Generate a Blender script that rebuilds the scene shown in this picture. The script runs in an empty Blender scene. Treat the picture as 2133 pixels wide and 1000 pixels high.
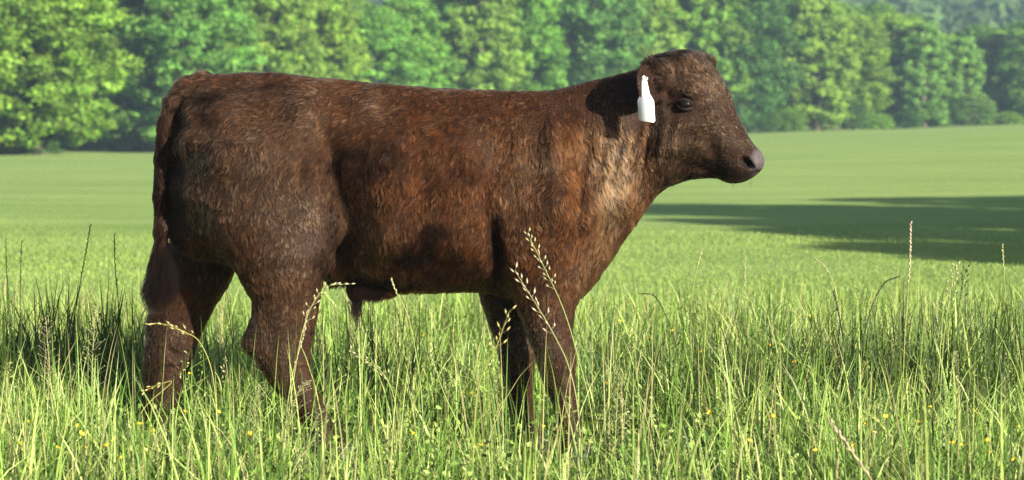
import bpy, math, os
import numpy as np
from mathutils import Vector, Matrix

QUICK = os.environ.get("QUICK", "")          # development switch only
rng = np.random.default_rng(7)
scene = bpy.context.scene
C = scene.collection

# ------------------------------------------------------------------ camera
D0 = 8.0                  # distance camera - calf mid plane
FPX = 5440.0              # focal length in photo pixels (photo is 2133 px wide)
CAMH = (960 - 270) / 680.0
cam_d = bpy.data.cameras.new("camera")
cam = bpy.data.objects.new("camera", cam_d)
C.objects.link(cam)
cam.location = (0, -D0, CAMH)
cam.rotation_euler = (math.radians(90), 0, 0)
cam_d.sensor_width = 36.0
cam_d.lens = 36.0 * FPX / 2133.0
cam_d.shift_y = -230.0 / 2133.0
cam_d.clip_end = 6000
cam_d.clip_start = 0.1
cam_d.dof.use_dof = True
cam_d.dof.focus_distance = 7.85
cam_d.dof.aperture_fstop = 6.3
scene.camera = cam

# ------------------------------------------------------------------ sky, sun, exposure
SUN_EL, SUN_AZ = math.radians(19), math.radians(42)     # azimuth: to the right of straight behind the camera
world = bpy.data.worlds.new("World")
scene.world = world
world.use_nodes = True
wn = world.node_tree.nodes
bg = wn["Background"]
sky = wn.new("ShaderNodeTexSky")
sky.sky_type = 'NISHITA'
sky.sun_disc = False
sky.sun_elevation = SUN_EL
sky.sun_rotation = math.pi - SUN_AZ
world.node_tree.links.new(sky.outputs[0], bg.inputs[0])
bg.inputs[1].default_value = 0.055
to_sun = Vector((math.sin(SUN_AZ) * math.cos(SUN_EL), -math.cos(SUN_AZ) * math.cos(SUN_EL), math.sin(SUN_EL)))
sun_d = bpy.data.lights.new("sun", 'SUN')
sun_d.energy = 5.0
sun_d.angle = math.radians(0.5)
sun_d.color = (1.0, 0.93, 0.80)
sun = bpy.data.objects.new("sun", sun_d)
C.objects.link(sun)
sun.rotation_euler = to_sun.to_track_quat('Z', 'Y').to_euler()
sun.location = (4, -8, 8)
vs = scene.view_settings
vs.view_transform = 'Standard'
vs.look = 'None'
vs.exposure = 1.78
vs.gamma = 1.0
vs.use_curve_mapping = False
scene.cycles.use_denoising = True
scene.cycles.denoiser = 'OPENIMAGEDENOISE'
scene.cycles.denoising_input_passes = 'RGB_ALBEDO_NORMAL'
scene.cycles.denoising_prefilter = 'NONE'
scene.cycles.max_bounces = 8
scene.cycles.transparent_max_bounces = 8
scene.cycles.volume_bounces = 0
scene.cycles.use_adaptive_sampling = False


# ------------------------------------------------------------------ helpers
def smooth(a, b, x):
    t = np.clip((np.asarray(x, float) - a) / (b - a), 0, 1)
    return t * t * (3 - 2 * t)


def vnoise(P, seed=0):
    """value noise in [-1,1] at points P (n,3)"""
    P = np.asarray(P, float)
    i = np.floor(P).astype(np.int64)
    f = P - i
    f = f * f * (3 - 2 * f)
    out = np.zeros(len(P))
    for dx in (0, 1):
        for dy in (0, 1):
            for dz in (0, 1):
                h = (i[:, 0] + dx) * 73856093 ^ (i[:, 1] + dy) * 19349663 ^ (i[:, 2] + dz) * 83492791 ^ (seed * 2654435761)
                h = (h ^ (h >> 13)) * 1274126177
                h = (h ^ (h >> 16)) & 0xFFFF
                w = (f[:, 0] if dx else 1 - f[:, 0]) * (f[:, 1] if dy else 1 - f[:, 1]) * (f[:, 2] if dz else 1 - f[:, 2])
                out += w * (h / 32767.5 - 1)
    return out


def wx(px, y=0.0):
    return (px - 1066.5) / FPX * (D0 + y)


def wz(py, y=0.0):
    return CAMH + (270 - py) / FPX * (D0 + y)


def pix(px, py, y=0.0):
    return Vector((wx(px, y), y, wz(py, y)))


def terrain(x, y):
    x = np.asarray(x, float); y = np.asarray(y, float)
    d = y + D0
    z = np.clip(0.03 * (x + 10.5), 0, 3.0) * smooth(25, 110, d)
    z = z + 0.05 * np.sin(x * 0.35 + 1.3) * np.sin(y * 0.16) * smooth(13, 30, d)
    z = z + (78 + 10 * np.sin(x * 0.011 + 0.6) + 7 * np.sin(x * 0.03)) * smooth(260, 900, d)
    return z


def new_mesh(name, co, faces_idx, face_sizes, mat, col=None, smooth_shade=True):
    """fast mesh from numpy: co (n,3), flat index list, face sizes; col: per-vertex rgb"""
    me = bpy.data.meshes.new(name)
    co = np.asarray(co, np.float32)
    faces_idx = np.asarray(faces_idx, np.int32).ravel()
    face_sizes = np.asarray(face_sizes, np.int32)
    me.vertices.add(len(co)); me.vertices.foreach_set("co", co.ravel())
    me.loops.add(len(faces_idx)); me.loops.foreach_set("vertex_index", faces_idx)
    me.polygons.add(len(face_sizes))
    starts = np.concatenate([[0], np.cumsum(face_sizes)[:-1]]).astype(np.int32)
    me.polygons.foreach_set("loop_start", starts)
    me.update(calc_edges=True)
    if smooth_shade:
        me.polygons.foreach_set("use_smooth", np.ones(len(face_sizes), bool))
    if col is not None:
        a = me.attributes.new("col", 'FLOAT_COLOR', 'POINT')
        c4 = np.ones((len(co), 4), np.float32); c4[:, :3] = col
        a.data.foreach_set("color", c4.ravel())
    if mat:
        me.materials.append(mat)
    me.validate()
    return me


def link(name, data, parent=None, **props):
    o = bpy.data.objects.new(name, data)
    C.objects.link(o)
    if parent:
        o.parent = parent
    for k, v in props.items():
        o[k] = v
    return o


class NT:
    """tiny node helper"""
    def __init__(self, name):
        self.m = bpy.data.materials.new(name)
        self.m.use_nodes = True
        self.t = self.m.node_tree
        self.t.nodes.clear()
        self.out = self.t.nodes.new("ShaderNodeOutputMaterial")

    def n(self, typ, **kw):
        nd = self.t.nodes.new(typ)
        for k, v in kw.items():
            if k.startswith("i_"):
                nd.inputs[k[2:].replace("_", " ")].default_value = v
            else:
                setattr(nd, k, v)
        return nd

    def l(self, a, b):
        self.t.links.new(a, b)


def foliage_mat(name, transl=0.35, rough=0.55, spec=0.25, objvar=0.0, gain=1.0):
    t = NT(name)
    at = t.n("ShaderNodeAttribute", attribute_name="col")
    colout = at.outputs["Color"]
    if objvar:
        oi = t.n("ShaderNodeObjectInfo")
        hs = t.n("ShaderNodeHueSaturation")
        mr = t.n("ShaderNodeMapRange"); mr.inputs["To Min"].default_value = 0.5 - objvar * 0.018; mr.inputs["To Max"].default_value = 0.5 + objvar * 0.003
        t.l(oi.outputs["Random"], mr.inputs["Value"]); t.l(mr.outputs[0], hs.inputs["Hue"])
        ml = t.n("ShaderNodeMath", operation='MULTIPLY'); ml.inputs[1].default_value = 7.31
        fr = t.n("ShaderNodeMath", operation='FRACT')
        t.l(oi.outputs["Random"], ml.inputs[0]); t.l(ml.outputs[0], fr.inputs[0])
        mr2 = t.n("ShaderNodeMapRange"); mr2.inputs["To Min"].default_value = 1 - objvar * 0.22; mr2.inputs["To Max"].default_value = 1 + objvar * 0.18
        t.l(fr.outputs[0], mr2.inputs["Value"]); t.l(mr2.outputs[0], hs.inputs["Value"])
        t.l(colout, hs.inputs["Color"]); colout = hs.outputs[0]
    p = t.n("ShaderNodeBsdfPrincipled")
    p.inputs["Roughness"].default_value = rough
    p.inputs["Specular IOR Level"].default_value = spec
    t.l(colout, p.inputs["Base Color"])
    tr = t.n("ShaderNodeBsdfTranslucent")
    br = t.n("ShaderNodeMixRGB", blend_type='MULTIPLY'); br.inputs[0].default_value = 1.0
    br.inputs[2].default_value = (1.15 * gain, 1.25 * gain, 0.55 * gain, 1)
    t.l(colout, br.inputs[1]); t.l(br.outputs[0], tr.inputs[0])
    mx = t.n("ShaderNodeMixShader"); mx.inputs[0].default_value = transl
    t.l(p.outputs[0], mx.inputs[1]); t.l(tr.outputs[0], mx.inputs[2])
    t.l(mx.outputs[0], t.out.inputs["Surface"])
    return t.m


def plain_mat(name, col, rough=0.6, spec=0.4, noise=0.0, scale=20.0, bump=0.0, attr=False):
    t = NT(name)
    p = t.n("ShaderNodeBsdfPrincipled")
    p.inputs["Roughness"].default_value = rough
    p.inputs["Specular IOR Level"].default_value = spec
    src = None
    if attr:
        src = t.n("ShaderNodeAttribute", attribute_name="col").outputs["Color"]
    tx = t.n("ShaderNodeTexNoise"); tx.inputs["Scale"].default_value = scale; tx.inputs["Detail"].default_value = 5
    tc = t.n("ShaderNodeTexCoord"); t.l(tc.outputs["Object"], tx.inputs["Vector"])
    mr = t.n("ShaderNodeMapRange"); mr.inputs["From Min"].default_value = 0.3; mr.inputs["From Max"].default_value = 0.7
    mr.inputs["To Min"].default_value = 1 - noise; mr.inputs["To Max"].default_value = 1 + noise
    t.l(tx.outputs[0], mr.inputs["Value"])
    mu = t.n("ShaderNodeMixRGB", blend_type='MULTIPLY'); mu.inputs[0].default_value = 1
    if src: t.l(src, mu.inputs[1])
    else: mu.inputs[1].default_value = (*col, 1)
    t.l(mr.outputs[0], mu.inputs[2]); t.l(mu.outputs[0], p.inputs["Base Color"])
    if bump:
        b = t.n("ShaderNodeBump"); b.inputs["Strength"].default_value = bump; b.inputs["Distance"].default_value = 0.01
        t.l(tx.outputs[0], b.inputs["Height"]); t.l(b.outputs[0], p.inputs["Normal"])
    t.l(p.outputs[0], t.out.inputs["Surface"])
    return t.m


# ------------------------------------------------------------------ meadow (ground sheet)
def ground_material():
    t = NT("meadow_ground")
    tc = t.n("ShaderNodeTexCoord")
    p = t.n("ShaderNodeBsdfPrincipled"); p.inputs["Roughness"].default_value = 0.9; p.inputs["Specular IOR Level"].default_value = 0.1
    mp = t.n("ShaderNodeMapping"); mp.inputs["Scale"].default_value = (0.10, 0.45, 0.3)
    t.l(tc.outputs["Object"], mp.inputs[0])
    n1 = t.n("ShaderNodeTexNoise"); n1.inputs["Scale"].default_value = 1.0; n1.inputs["Detail"].default_value = 6; n1.inputs["Roughness"].default_value = 0.6
    t.l(mp.outputs[0], n1.inputs["Vector"])
    r1 = t.n("ShaderNodeValToRGB")
    r1.color_ramp.elements[0].position = 0.30; r1.color_ramp.elements[0].color = (0.148, 0.230, 0.049, 1)
    r1.color_ramp.elements[1].position = 0.72; r1.color_ramp.elements[1].color = (0.248, 0.326, 0.100, 1)
    t.l(n1.outputs[0], r1.inputs[0])
    n2 = t.n("ShaderNodeTexNoise"); n2.inputs["Scale"].default_value = 9.0; n2.inputs["Detail"].default_value = 8; n2.inputs["Roughness"].default_value = 0.75
    t.l(tc.outputs["Object"], n2.inputs["Vector"])
    mr = t.n("ShaderNodeMapRange"); mr.inputs["From Min"].default_value = 0.3; mr.inputs["From Max"].default_value = 0.7; mr.inputs["To Min"].default_value = 0.88; mr.inputs["To Max"].default_value = 1.10
    t.l(n2.outputs[0], mr.inputs["Value"])
    mu = t.n("ShaderNodeMixRGB", blend_type='MULTIPLY'); mu.inputs[0].default_value = 1
    t.l(r1.outputs[0], mu.inputs[1]); t.l(mr.outputs[0], mu.inputs[2])
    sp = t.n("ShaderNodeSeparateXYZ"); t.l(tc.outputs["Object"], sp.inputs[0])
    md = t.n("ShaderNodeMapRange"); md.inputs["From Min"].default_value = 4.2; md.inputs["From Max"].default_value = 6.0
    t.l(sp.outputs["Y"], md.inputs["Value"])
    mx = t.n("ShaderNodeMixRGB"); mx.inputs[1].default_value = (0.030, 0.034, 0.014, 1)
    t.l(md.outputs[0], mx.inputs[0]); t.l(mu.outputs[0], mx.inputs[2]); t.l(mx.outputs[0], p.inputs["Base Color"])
    b = t.n("ShaderNodeBump"); b.inputs["Strength"].default_value = 0.8; b.inputs["Distance"].default_value = 0.06
    t.l(n2.outputs[0], b.inputs["Height"]); t.l(b.outputs[0], p.inputs["Normal"])
    t.l(p.outputs[0], t.out.inputs["Surface"])
    return t.m


def build_ground():
    ys = np.concatenate([np.linspace(-60, -10, 6), np.linspace(-8, 60, 69), np.geomspace(62, 2500, 70)])
    u = np.linspace(-1, 1, 81)
    us = np.sign(u) * np.abs(u) ** 1.6
    X = us[None, :] * (60 + 0.9 * np.maximum(ys, 0))[:, None]
    Y = np.repeat(ys[:, None], 81, 1)
    Z = terrain(X, Y)
    ny, nx = X.shape
    idx = np.arange(ny * nx).reshape(ny, nx)
    q = np.stack([idx[:-1, :-1], idx[:-1, 1:], idx[1:, 1:], idx[1:, :-1]], -1).reshape(-1, 4)
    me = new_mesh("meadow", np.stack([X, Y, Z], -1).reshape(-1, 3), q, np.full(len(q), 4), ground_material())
    link("meadow", me, kind="structure", label="green meadow rising gently to the line of trees", category="meadow")


build_ground()

# ------------------------------------------------------------------ trees
leaf_mat = foliage_mat("tree_leaves", transl=0.30, rough=0.6, spec=0.2, objvar=1.0)
bark_mat = plain_mat("tree_bark", (0.085, 0.072, 0.056), 0.9, 0.1, 0.35, 6, 0.4)


def tube(pts, rads, seg=7):
    """tapered tube along pts -> verts, quads"""
    pts = np.asarray(pts, float); n = len(pts)
    V = []
    for i in range(n):
        d = pts[min(i + 1, n - 1)] - pts[max(i - 1, 0)]
        d = d / (np.linalg.norm(d) + 1e-9)
        a = np.cross(d, [0.31, 0.9, 0.17]); a /= np.linalg.norm(a) + 1e-9
        b = np.cross(d, a)
        th = np.arange(seg) / seg * 2 * np.pi
        V.append(pts[i] + rads[i] * (np.cos(th)[:, None] * a + np.sin(th)[:, None] * b))
    V = np.concatenate(V)
    F = []
    for i in range(n - 1):
        for k in range(seg):
            F.append((i * seg + k, i * seg + (k + 1) % seg, (i + 1) * seg + (k + 1) % seg, (i + 1) * seg + k))
    return V, np.array(F)


def leaf_quads(P, N, size, r, aspect=0.62):
    """diamond leaf-clump faces at P with normals N"""
    n = len(P)
    ref = r.normal(size=(n, 3))
    a = np.cross(N, ref); a /= np.linalg.norm(a, axis=1)[:, None] + 1e-9
    b = np.cross(N, a)
    s = size[:, None]
    v = np.stack([P - a * s, P + b * s * aspect - a * s * 0.1, P + a * s + N * s * 0.25, P - b * s * aspect - a * s * 0.1], 1).reshape(-1, 3)
    q = np.arange(4 * n).reshape(n, 4)
    return v, q


def make_tree_meshes(seed, H=10.0, Rr=2.6, base=0.6, n_cl=110, per=210, leaf=0.095, col=(0.075, 0.135, 0.028), top_round=1.0, conic=0.0):
    r = np.random.default_rng(seed)
    tp = [np.array([0, 0, -0.4])]
    for k in range(1, 8):
        tp.append(np.array([0.10 * k * r.normal() * 0.5, 0.10 * k * r.normal() * 0.5, H * 0.88 * k / 7]))
    V, F = tube(tp, np.linspace(0.22, 0.03, 8) * H / 10)
    allV, allF, off = [V], [F], len(V)
    ctr, rad = [], []
    n_cl = int(n_cl * 2.1); per = int(per * 0.5)
    while len(ctr) < n_cl:
        h = base + (H - base) * r.random() ** 0.9
        t = (h - base) / (H - base)
        env = Rr * (np.sqrt(max(0, 1 - ((t - 0.42) / 0.60) ** 2)) if conic == 0 else (1.05 - t) ** 0.7)
        env *= 0.85 + 0.3 * r.random()
        ang = r.random() * 2 * np.pi
        rr = env * np.sqrt(0.25 + 0.75 * r.random())
        c = np.array([rr * np.cos(ang), rr * np.sin(ang), h])
        ctr.append(c); rad.append((0.20 + 0.30 * r.random() ** 1.7) * Rr / 2.6)
    ctr = np.array(ctr); rad = np.array(rad)
    for k in r.choice(n_cl, 26, replace=False):
        c = ctr[k]
        z0 = max(0.5, c[2] - 0.35 * np.hypot(c[0], c[1]) - 0.8)
        j = z0 / (H * 0.88) * 7; i = int(min(j, 6)); s = tp[i] + (tp[min(i + 1, 7)] - tp[i]) * (j - i)
        mid = (s + c) / 2 + np.array([0, 0, 0.25])
        V, F = tube([s, mid, c], [0.07, 0.045, 0.015], 5)
        allV.append(V); allF.append(F + off); off += len(V)
    tv = np.concatenate(allV); tf = np.concatenate(allF)
    trunk = new_mesh("trunk", tv, tf, np.full(len(tf), 4), bark_mat)
    # leaves on clump shells
    ids = np.repeat(np.arange(n_cl), per)
    dirs = r.normal(size=(len(ids), 3)); dirs[:, 2] = dirs[:, 2] * 0.9 + 0.25
    dirs /= np.linalg.norm(dirs, axis=1)[:, None]
    rho = rad[ids] * (1.0 + 0.22 * r.normal(size=len(ids))) * (0.75 + 0.35 * vnoise(dirs * 2.2 + ids[:, None] * 3.1, seed))
    rho = np.abs(rho) + 0.08
    P = ctr[ids] + dirs * rho[:, None] * np.array([1.15, 1.15, 0.85])
    N = dirs + 0.55 * r.normal(size=dirs.shape); N /= np.linalg.norm(N, axis=1)[:, None]
    P[:, 2] = np.maximum(P[:, 2], 0.05)
    v, q = leaf_quads(P, N, leaf * (0.6 + 0.8 * r.random(len(P))), r)
    cc = np.array(col) * (0.75 + 0.5 * r.random((len(P), 1))) * (1 + 0.24 * r.normal(size=n_cl)[ids][:, None])
    cc[:, 0] *= 1 + 0.35 * r.random(len(P)) * (r.random(len(P)) < 0.4)
    cc = np.clip(cc, 0.01, 0.6)
    crown = new_mesh("crown", v, q, np.full(len(q), 4), leaf_mat, np.repeat(cc, 4, 0), smooth_shade=False)
    return trunk, crown


GREENS = [(0.116, 0.250, 0.026), (0.100, 0.236, 0.028), (0.082, 0.208, 0.030), (0.124, 0.250, 0.034), (0.088, 0.212, 0.034), (0.104, 0.222, 0.040), (0.056, 0.150, 0.027)]
tree_kinds = [
    make_tree_meshes(11, Rr=2.7, col=GREENS[0], n_cl=190),
    make_tree_meshes(12, Rr=2.3, col=GREENS[1], n_cl=180),
    make_tree_meshes(13, Rr=3.0, col=GREENS[2], n_cl=220),
    make_tree_meshes(14, Rr=2.2, col=GREENS[3], n_cl=165, base=0.9),
    make_tree_meshes(15, Rr=2.5, col=GREENS[4], n_cl=170, per=200),
    make_tree_meshes(16, Rr=1.9, col=GREENS[5], n_cl=150, base=0.3),
    make_tree_meshes(17, Rr=2.9, col=GREENS[6], n_cl=185, per=190),
]
KIND_WORD = ["bright yellow-green", "fresh green", "deep green", "pale yellow-green", "bluish green", "slender grey-green", "dark shade-tinted green"]


def place_tree(x, y, H, kind, label, group, rot=None, name="broadleaf_tree", wide=1.0):
    tr, cr = tree_kinds[kind]
    e = link(name, None, label=label, category="tree", group=group)
    e.location = (x, y, float(terrain(x, y)) - 0.05)
    s = H / 10.0
    e.scale = (s * wide, s * wide, s)
    e.rotation_euler.z = rng.random() * 6.28 if rot is None else rot
    link("trunk", tr, e)
    link("crown", cr, e)
    return e


def line_depth(px):
    """camera distance of the wood's edge along the picture width"""
    return np.interp(px, [-200, 90, 135, 290, 335, 700, 1100, 1570, 2133, 2400], [101, 104, 131, 133, 114, 138, 150, 168, 192, 200])


ORD = ["first", "second", "third", "fourth", "fifth", "sixth", "seventh", "eighth", "ninth", "tenth", "eleventh", "twelfth", "thirteenth", "fourteenth", "fifteenth", "sixteenth", "seventeenth", "eighteenth", "nineteenth", "twentieth", "twenty-first", "twenty-second", "twenty-third", "twenty-fourth", "twenty-fifth", "twenty-sixth", "twenty-seventh", "twenty-eighth", "twenty-ninth", "thirtieth"]


def top_py(px):
    """height profile of the tree tops (photo rows, negative = above the frame)"""
    return float(np.interp(px, [-200, 100, 300, 560, 650, 720, 860, 940, 1000, 1300, 1480, 1600, 1720, 1760, 1850, 1930, 2000, 2080, 2140, 2300],
                           [-190, -170, -90, -100, -60, 12, 10, 6, -70, -110, -100, -40, -10, 28, 12, 60, 75, 62, 40, 30]))


def build_trees():
    front = [-70, 15, 78, 150, 235, 318, 402, 470, 545, 620, 700, 778, 850, 925, 1003, 1075, 1150, 1228, 1310, 1385, 1462, 1545, 1625, 1700, 1775, 1850, 1925, 2005, 2085, 2165]
    kinds = [1, 0, 0, 6, 2, 2, 4, 3, 3, 0, 5, 2, 1, 4, 3, 1, 0, 6, 3, 1, 1, 6, 5, 3, 0, 0, 5, 5, 3, 2]  # darkest kind paints shade into the recess at the left
    for i, px in enumerate(front):
        d = float(line_depth(px)) + rng.uniform(-2, 2) + (5.0 if i % 3 == 1 and px > 330 else 0.0)
        x, y = wx(px, d - D0), d - D0
        zt = CAMH + (270 - top_py(px) - rng.uniform(-14, 22)) / FPX * d
        H = zt - float(terrain(x, y))
        k = kinds[i]
        place_tree(x, y, H, k, f"{KIND_WORD[k]} tree, {ORD[i]} from the left along the front of the wood", "trees along the front of the wood", wide=(1.32 if H < 9.5 else 1.12))
    back = [-20, 110, 200, 280, 362, 440, 510, 585, 660, 742, 815, 890, 965, 1040, 1112, 1190, 1270, 1350, 1425, 1505, 1585, 1665, 1740, 1815, 1890, 1965, 2045, 2120]
    for i, px in enumerate(back):
        d = float(line_depth(px)) + 9 + rng.uniform(-2, 3)
        x, y = wx(px, d - D0), d - D0
        zt = CAMH + (270 - top_py(px) + rng.uniform(-8, 14)) / FPX * d
        H = zt - float(terrain(x, y))
        k = int(rng.choice([1, 2, 4, 6, 0, 2]))
        place_tree(x, y, H, k, f"{KIND_WORD[k]} tree, {ORD[i]} from the left in the second row of the wood", "trees in the second row of the wood", wide=1.35 if H < 9.5 else 1.15)
    # the wood goes on past both edges of the picture
    for side, word in ((-1, "left"), (1, "right")):
        for i in range(11):
            px = -165 - 120 * i if side < 0 else 2255 + 85 * i
            d = (103 + 0.6 * i if side < 0 else 198 + 1.5 * i) + rng.uniform(-3, 3) + (7 if i % 2 else 0)
            x, y = wx(px, d - D0), d - D0
            k = int(rng.choice([0, 1, 2, 3, 4, 6]))
            place_tree(x, y, rng.uniform(8.5, 11.5), k, f"{KIND_WORD[k]} tree outside the {word} edge, {ORD[i]} going outward along the wood", f"trees of the wood past the {word} edge", wide=1.25)
    # low shrubs at the foot of the wood
    shr = [-20, 78, 140, 205, 290, 1580, 1640, 1712, 1768, 1822, 1890, 1950, 2030, 2100]
    for i, px in enumerate(shr):
        d = float(line_depth(px)) - rng.uniform(0.2, 2.2)
        x, y = wx(px, d - D0), d - D0
        e = place_tree(x, y, 10.0, int(rng.choice([0, 3, 4, 6])), f"low leafy shrub, {ORD[i]} from the left at the foot of the wood", "shrubs at the foot of the wood", name="shrub")
        s = rng.uniform(0.9, 2.4)
        e.scale = (rng.uniform(1.6, 2.6) / 4.0, rng.uniform(1.2, 2.0) / 4.0, s / 10.0); e.rotation_euler.x = rng.normal() * 0.12; e["category"] = "shrub"
    # trees standing right of the frame; their shadows cross the meadow
    k = -1.0 / math.tan(SUN_EL)
    sh = Vector((math.sin(SUN_AZ), -math.cos(SUN_AZ))) * k     # shadow offset per metre of height
    # (x, y) where the tip of each tree's shadow falls, height, kind
    spots = [(0.6, 28.2, 6.0, 2), (2.4, 24.6, 5.6, 1), (2.2, 21.6, 5.4, 4), (2.8, 18.4, 5.4, 0), (3.2, 14.6, 5.2, 2), (3.9, 12.6, 5.0, 1), (5.0, 29.2, 6.2, 1), (7.0, 28.6, 6.4, 2), (8.8, 27.2, 6.4, 4)]
    for i, (tx, ty, H, kd) in enumerate(spots):
        bx, by = tx - sh.x * H, ty - sh.y * H
        place_tree(bx, by, H, kd, f"leafy tree outside the right edge, {ORD[i]} of those shading the meadow", "trees right of the frame shading the meadow", wide=1.3)


def build_far_wood():
    r = np.random.default_rng(5)
    n = 2600
    d = 300 + 640 * r.random(n) ** 0.8
    x = (r.random(n) * 2 - 1) * 0.46 * d
    y = d - D0
    z = terrain(x, y)
    per = 60
    ids = np.repeat(np.arange(n), per)
    dirs = r.normal(size=(n * per, 3)); dirs[:, 2] = np.abs(dirs[:, 2]) * 0.9; dirs /= np.linalg.norm(dirs, axis=1)[:, None]
    R = (3.2 + 2.6 * r.random(n))[ids]
    P = np.stack([x, y, z + 5.5], -1)[ids] + dirs * (R * (0.75 + 0.3 * r.random(len(ids))))[:, None] * np.array([1, 1, 1.5])
    N = dirs + 0.5 * r.normal(size=dirs.shape); N /= np.linalg.norm(N, axis=1)[:, None]
    v, q = leaf_quads(P, N, 0.9 * (0.7 + 0.7 * r.random(len(P))), r, 0.8)
    cc = np.array([0.06, 0.115, 0.03]) * (0.6 + 0.8 * r.random((n, 1)))[ids] * (0.8 + 0.4 * r.random((len(ids), 1)))
    me = new_mesh("far_wood", v, q, np.full(len(q), 4), foliage_mat("far_leaves", 0.25, 0.7, 0.1), np.repeat(cc, 4, 0), False)
    link("far_wood", me, kind="stuff", label="blue hazy wood covering the hill behind the trees", category="wood")


if "notrees" not in QUICK:
    build_trees()
    build_far_wood()

# ------------------------------------------------------------------ grass
grass_mat = foliage_mat("grass_blades", transl=0.24, rough=0.5, spec=0.2)


def blades(P, H, Wd, lean_dir, lean, col, sec=4, tipcol=None, r=rng):
    """curved ribbons. P base (n,3), H length, Wd width, lean_dir angle, lean amount"""
    n = len(P)
    s = np.linspace(0, 1, sec + 1)
    dirx, diry = np.cos(lean_dir), np.sin(lean_dir)
    yaw = lean_dir + np.pi / 2 + r.normal(size=n) * 0.9
    wxv, wyv = np.cos(yaw), np.sin(yaw)
    cos, cols = [], []
    for k, t in enumerate(s):
        bend = lean * t ** 1.9
        up = t * (1 - 0.33 * lean * t * t)
        c = P + np.stack([dirx * bend * H, diry * bend * H, up * H], -1)
        if k < sec:
            w = Wd * (1 - t ** 2.2) * 0.5 + 0.0003
            off = np.stack([wxv * w, wyv * w, np.zeros(n)], -1)
            cos += [c - off, c + off]
            shade = 0.9 + 0.12 * t
            cols += [col * shade] * 2
        else:
            cos.append(c); cols.append((col if tipcol is None else tipcol) * 1.05)
    V = np.stack(cos, 1)                    # n, 2*sec+1, 3
    K = V.shape[1]
    base = (np.arange(n) * K)[:, None]
    quads = np.concatenate([base + np.array([2 * k, 2 * k + 1, 2 * k + 3, 2 * k + 2]) for k in range(sec - 1)], 1).reshape(-1)
    tris = (base + np.array([2 * (sec - 1), 2 * sec - 1, 2 * sec])).reshape(-1)
    fi = np.concatenate([quads, tris]); fs = np.concatenate([np.full(n * (sec - 1), 4), np.full(n, 3)])
    return V.reshape(-1, 3), fi, fs, np.stack(cols, 1).reshape(-1, 3)


def grass_cols(n, r, dry=0.05):
    base = np.array([[0.168, 0.265, 0.045], [0.108, 0.205, 0.032], [0.320, 0.395, 0.110], [0.042, 0.082, 0.014], [0.250, 0.300, 0.110]])
    c = base[r.choice(5, n, p=[.24, .20, .27, .20, .09])] * (0.8 + 0.4 * r.random((n, 1)))
    m = r.random(n) < dry
    c[m] = np.array([0.30, 0.27, 0.12]) * (0.8 + 0.4 * r.random((m.sum(), 1)))
    return c


def wedge_points(n, d0, d1, margin, r, power=1.0, k=0.196):
    """points on the ground between camera distances d0,d1, evenly spread over the area in view"""
    d = np.empty(0); x = np.empty(0)
    while len(d) < n:
        dd = d0 + (d1 - d0) * r.random(n) ** power
        hw = dd * k + margin
        hm = d1 * k + margin
        keep = r.random(n) < hw / hm if power == 1.0 else np.ones(n, bool)
        d = np.concatenate([d, dd[keep]]); x = np.concatenate([x, ((r.random(n) * 2 - 1) * hw)[keep]])
    d, x = d[:n], x[:n]
    return x, d - D0


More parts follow.
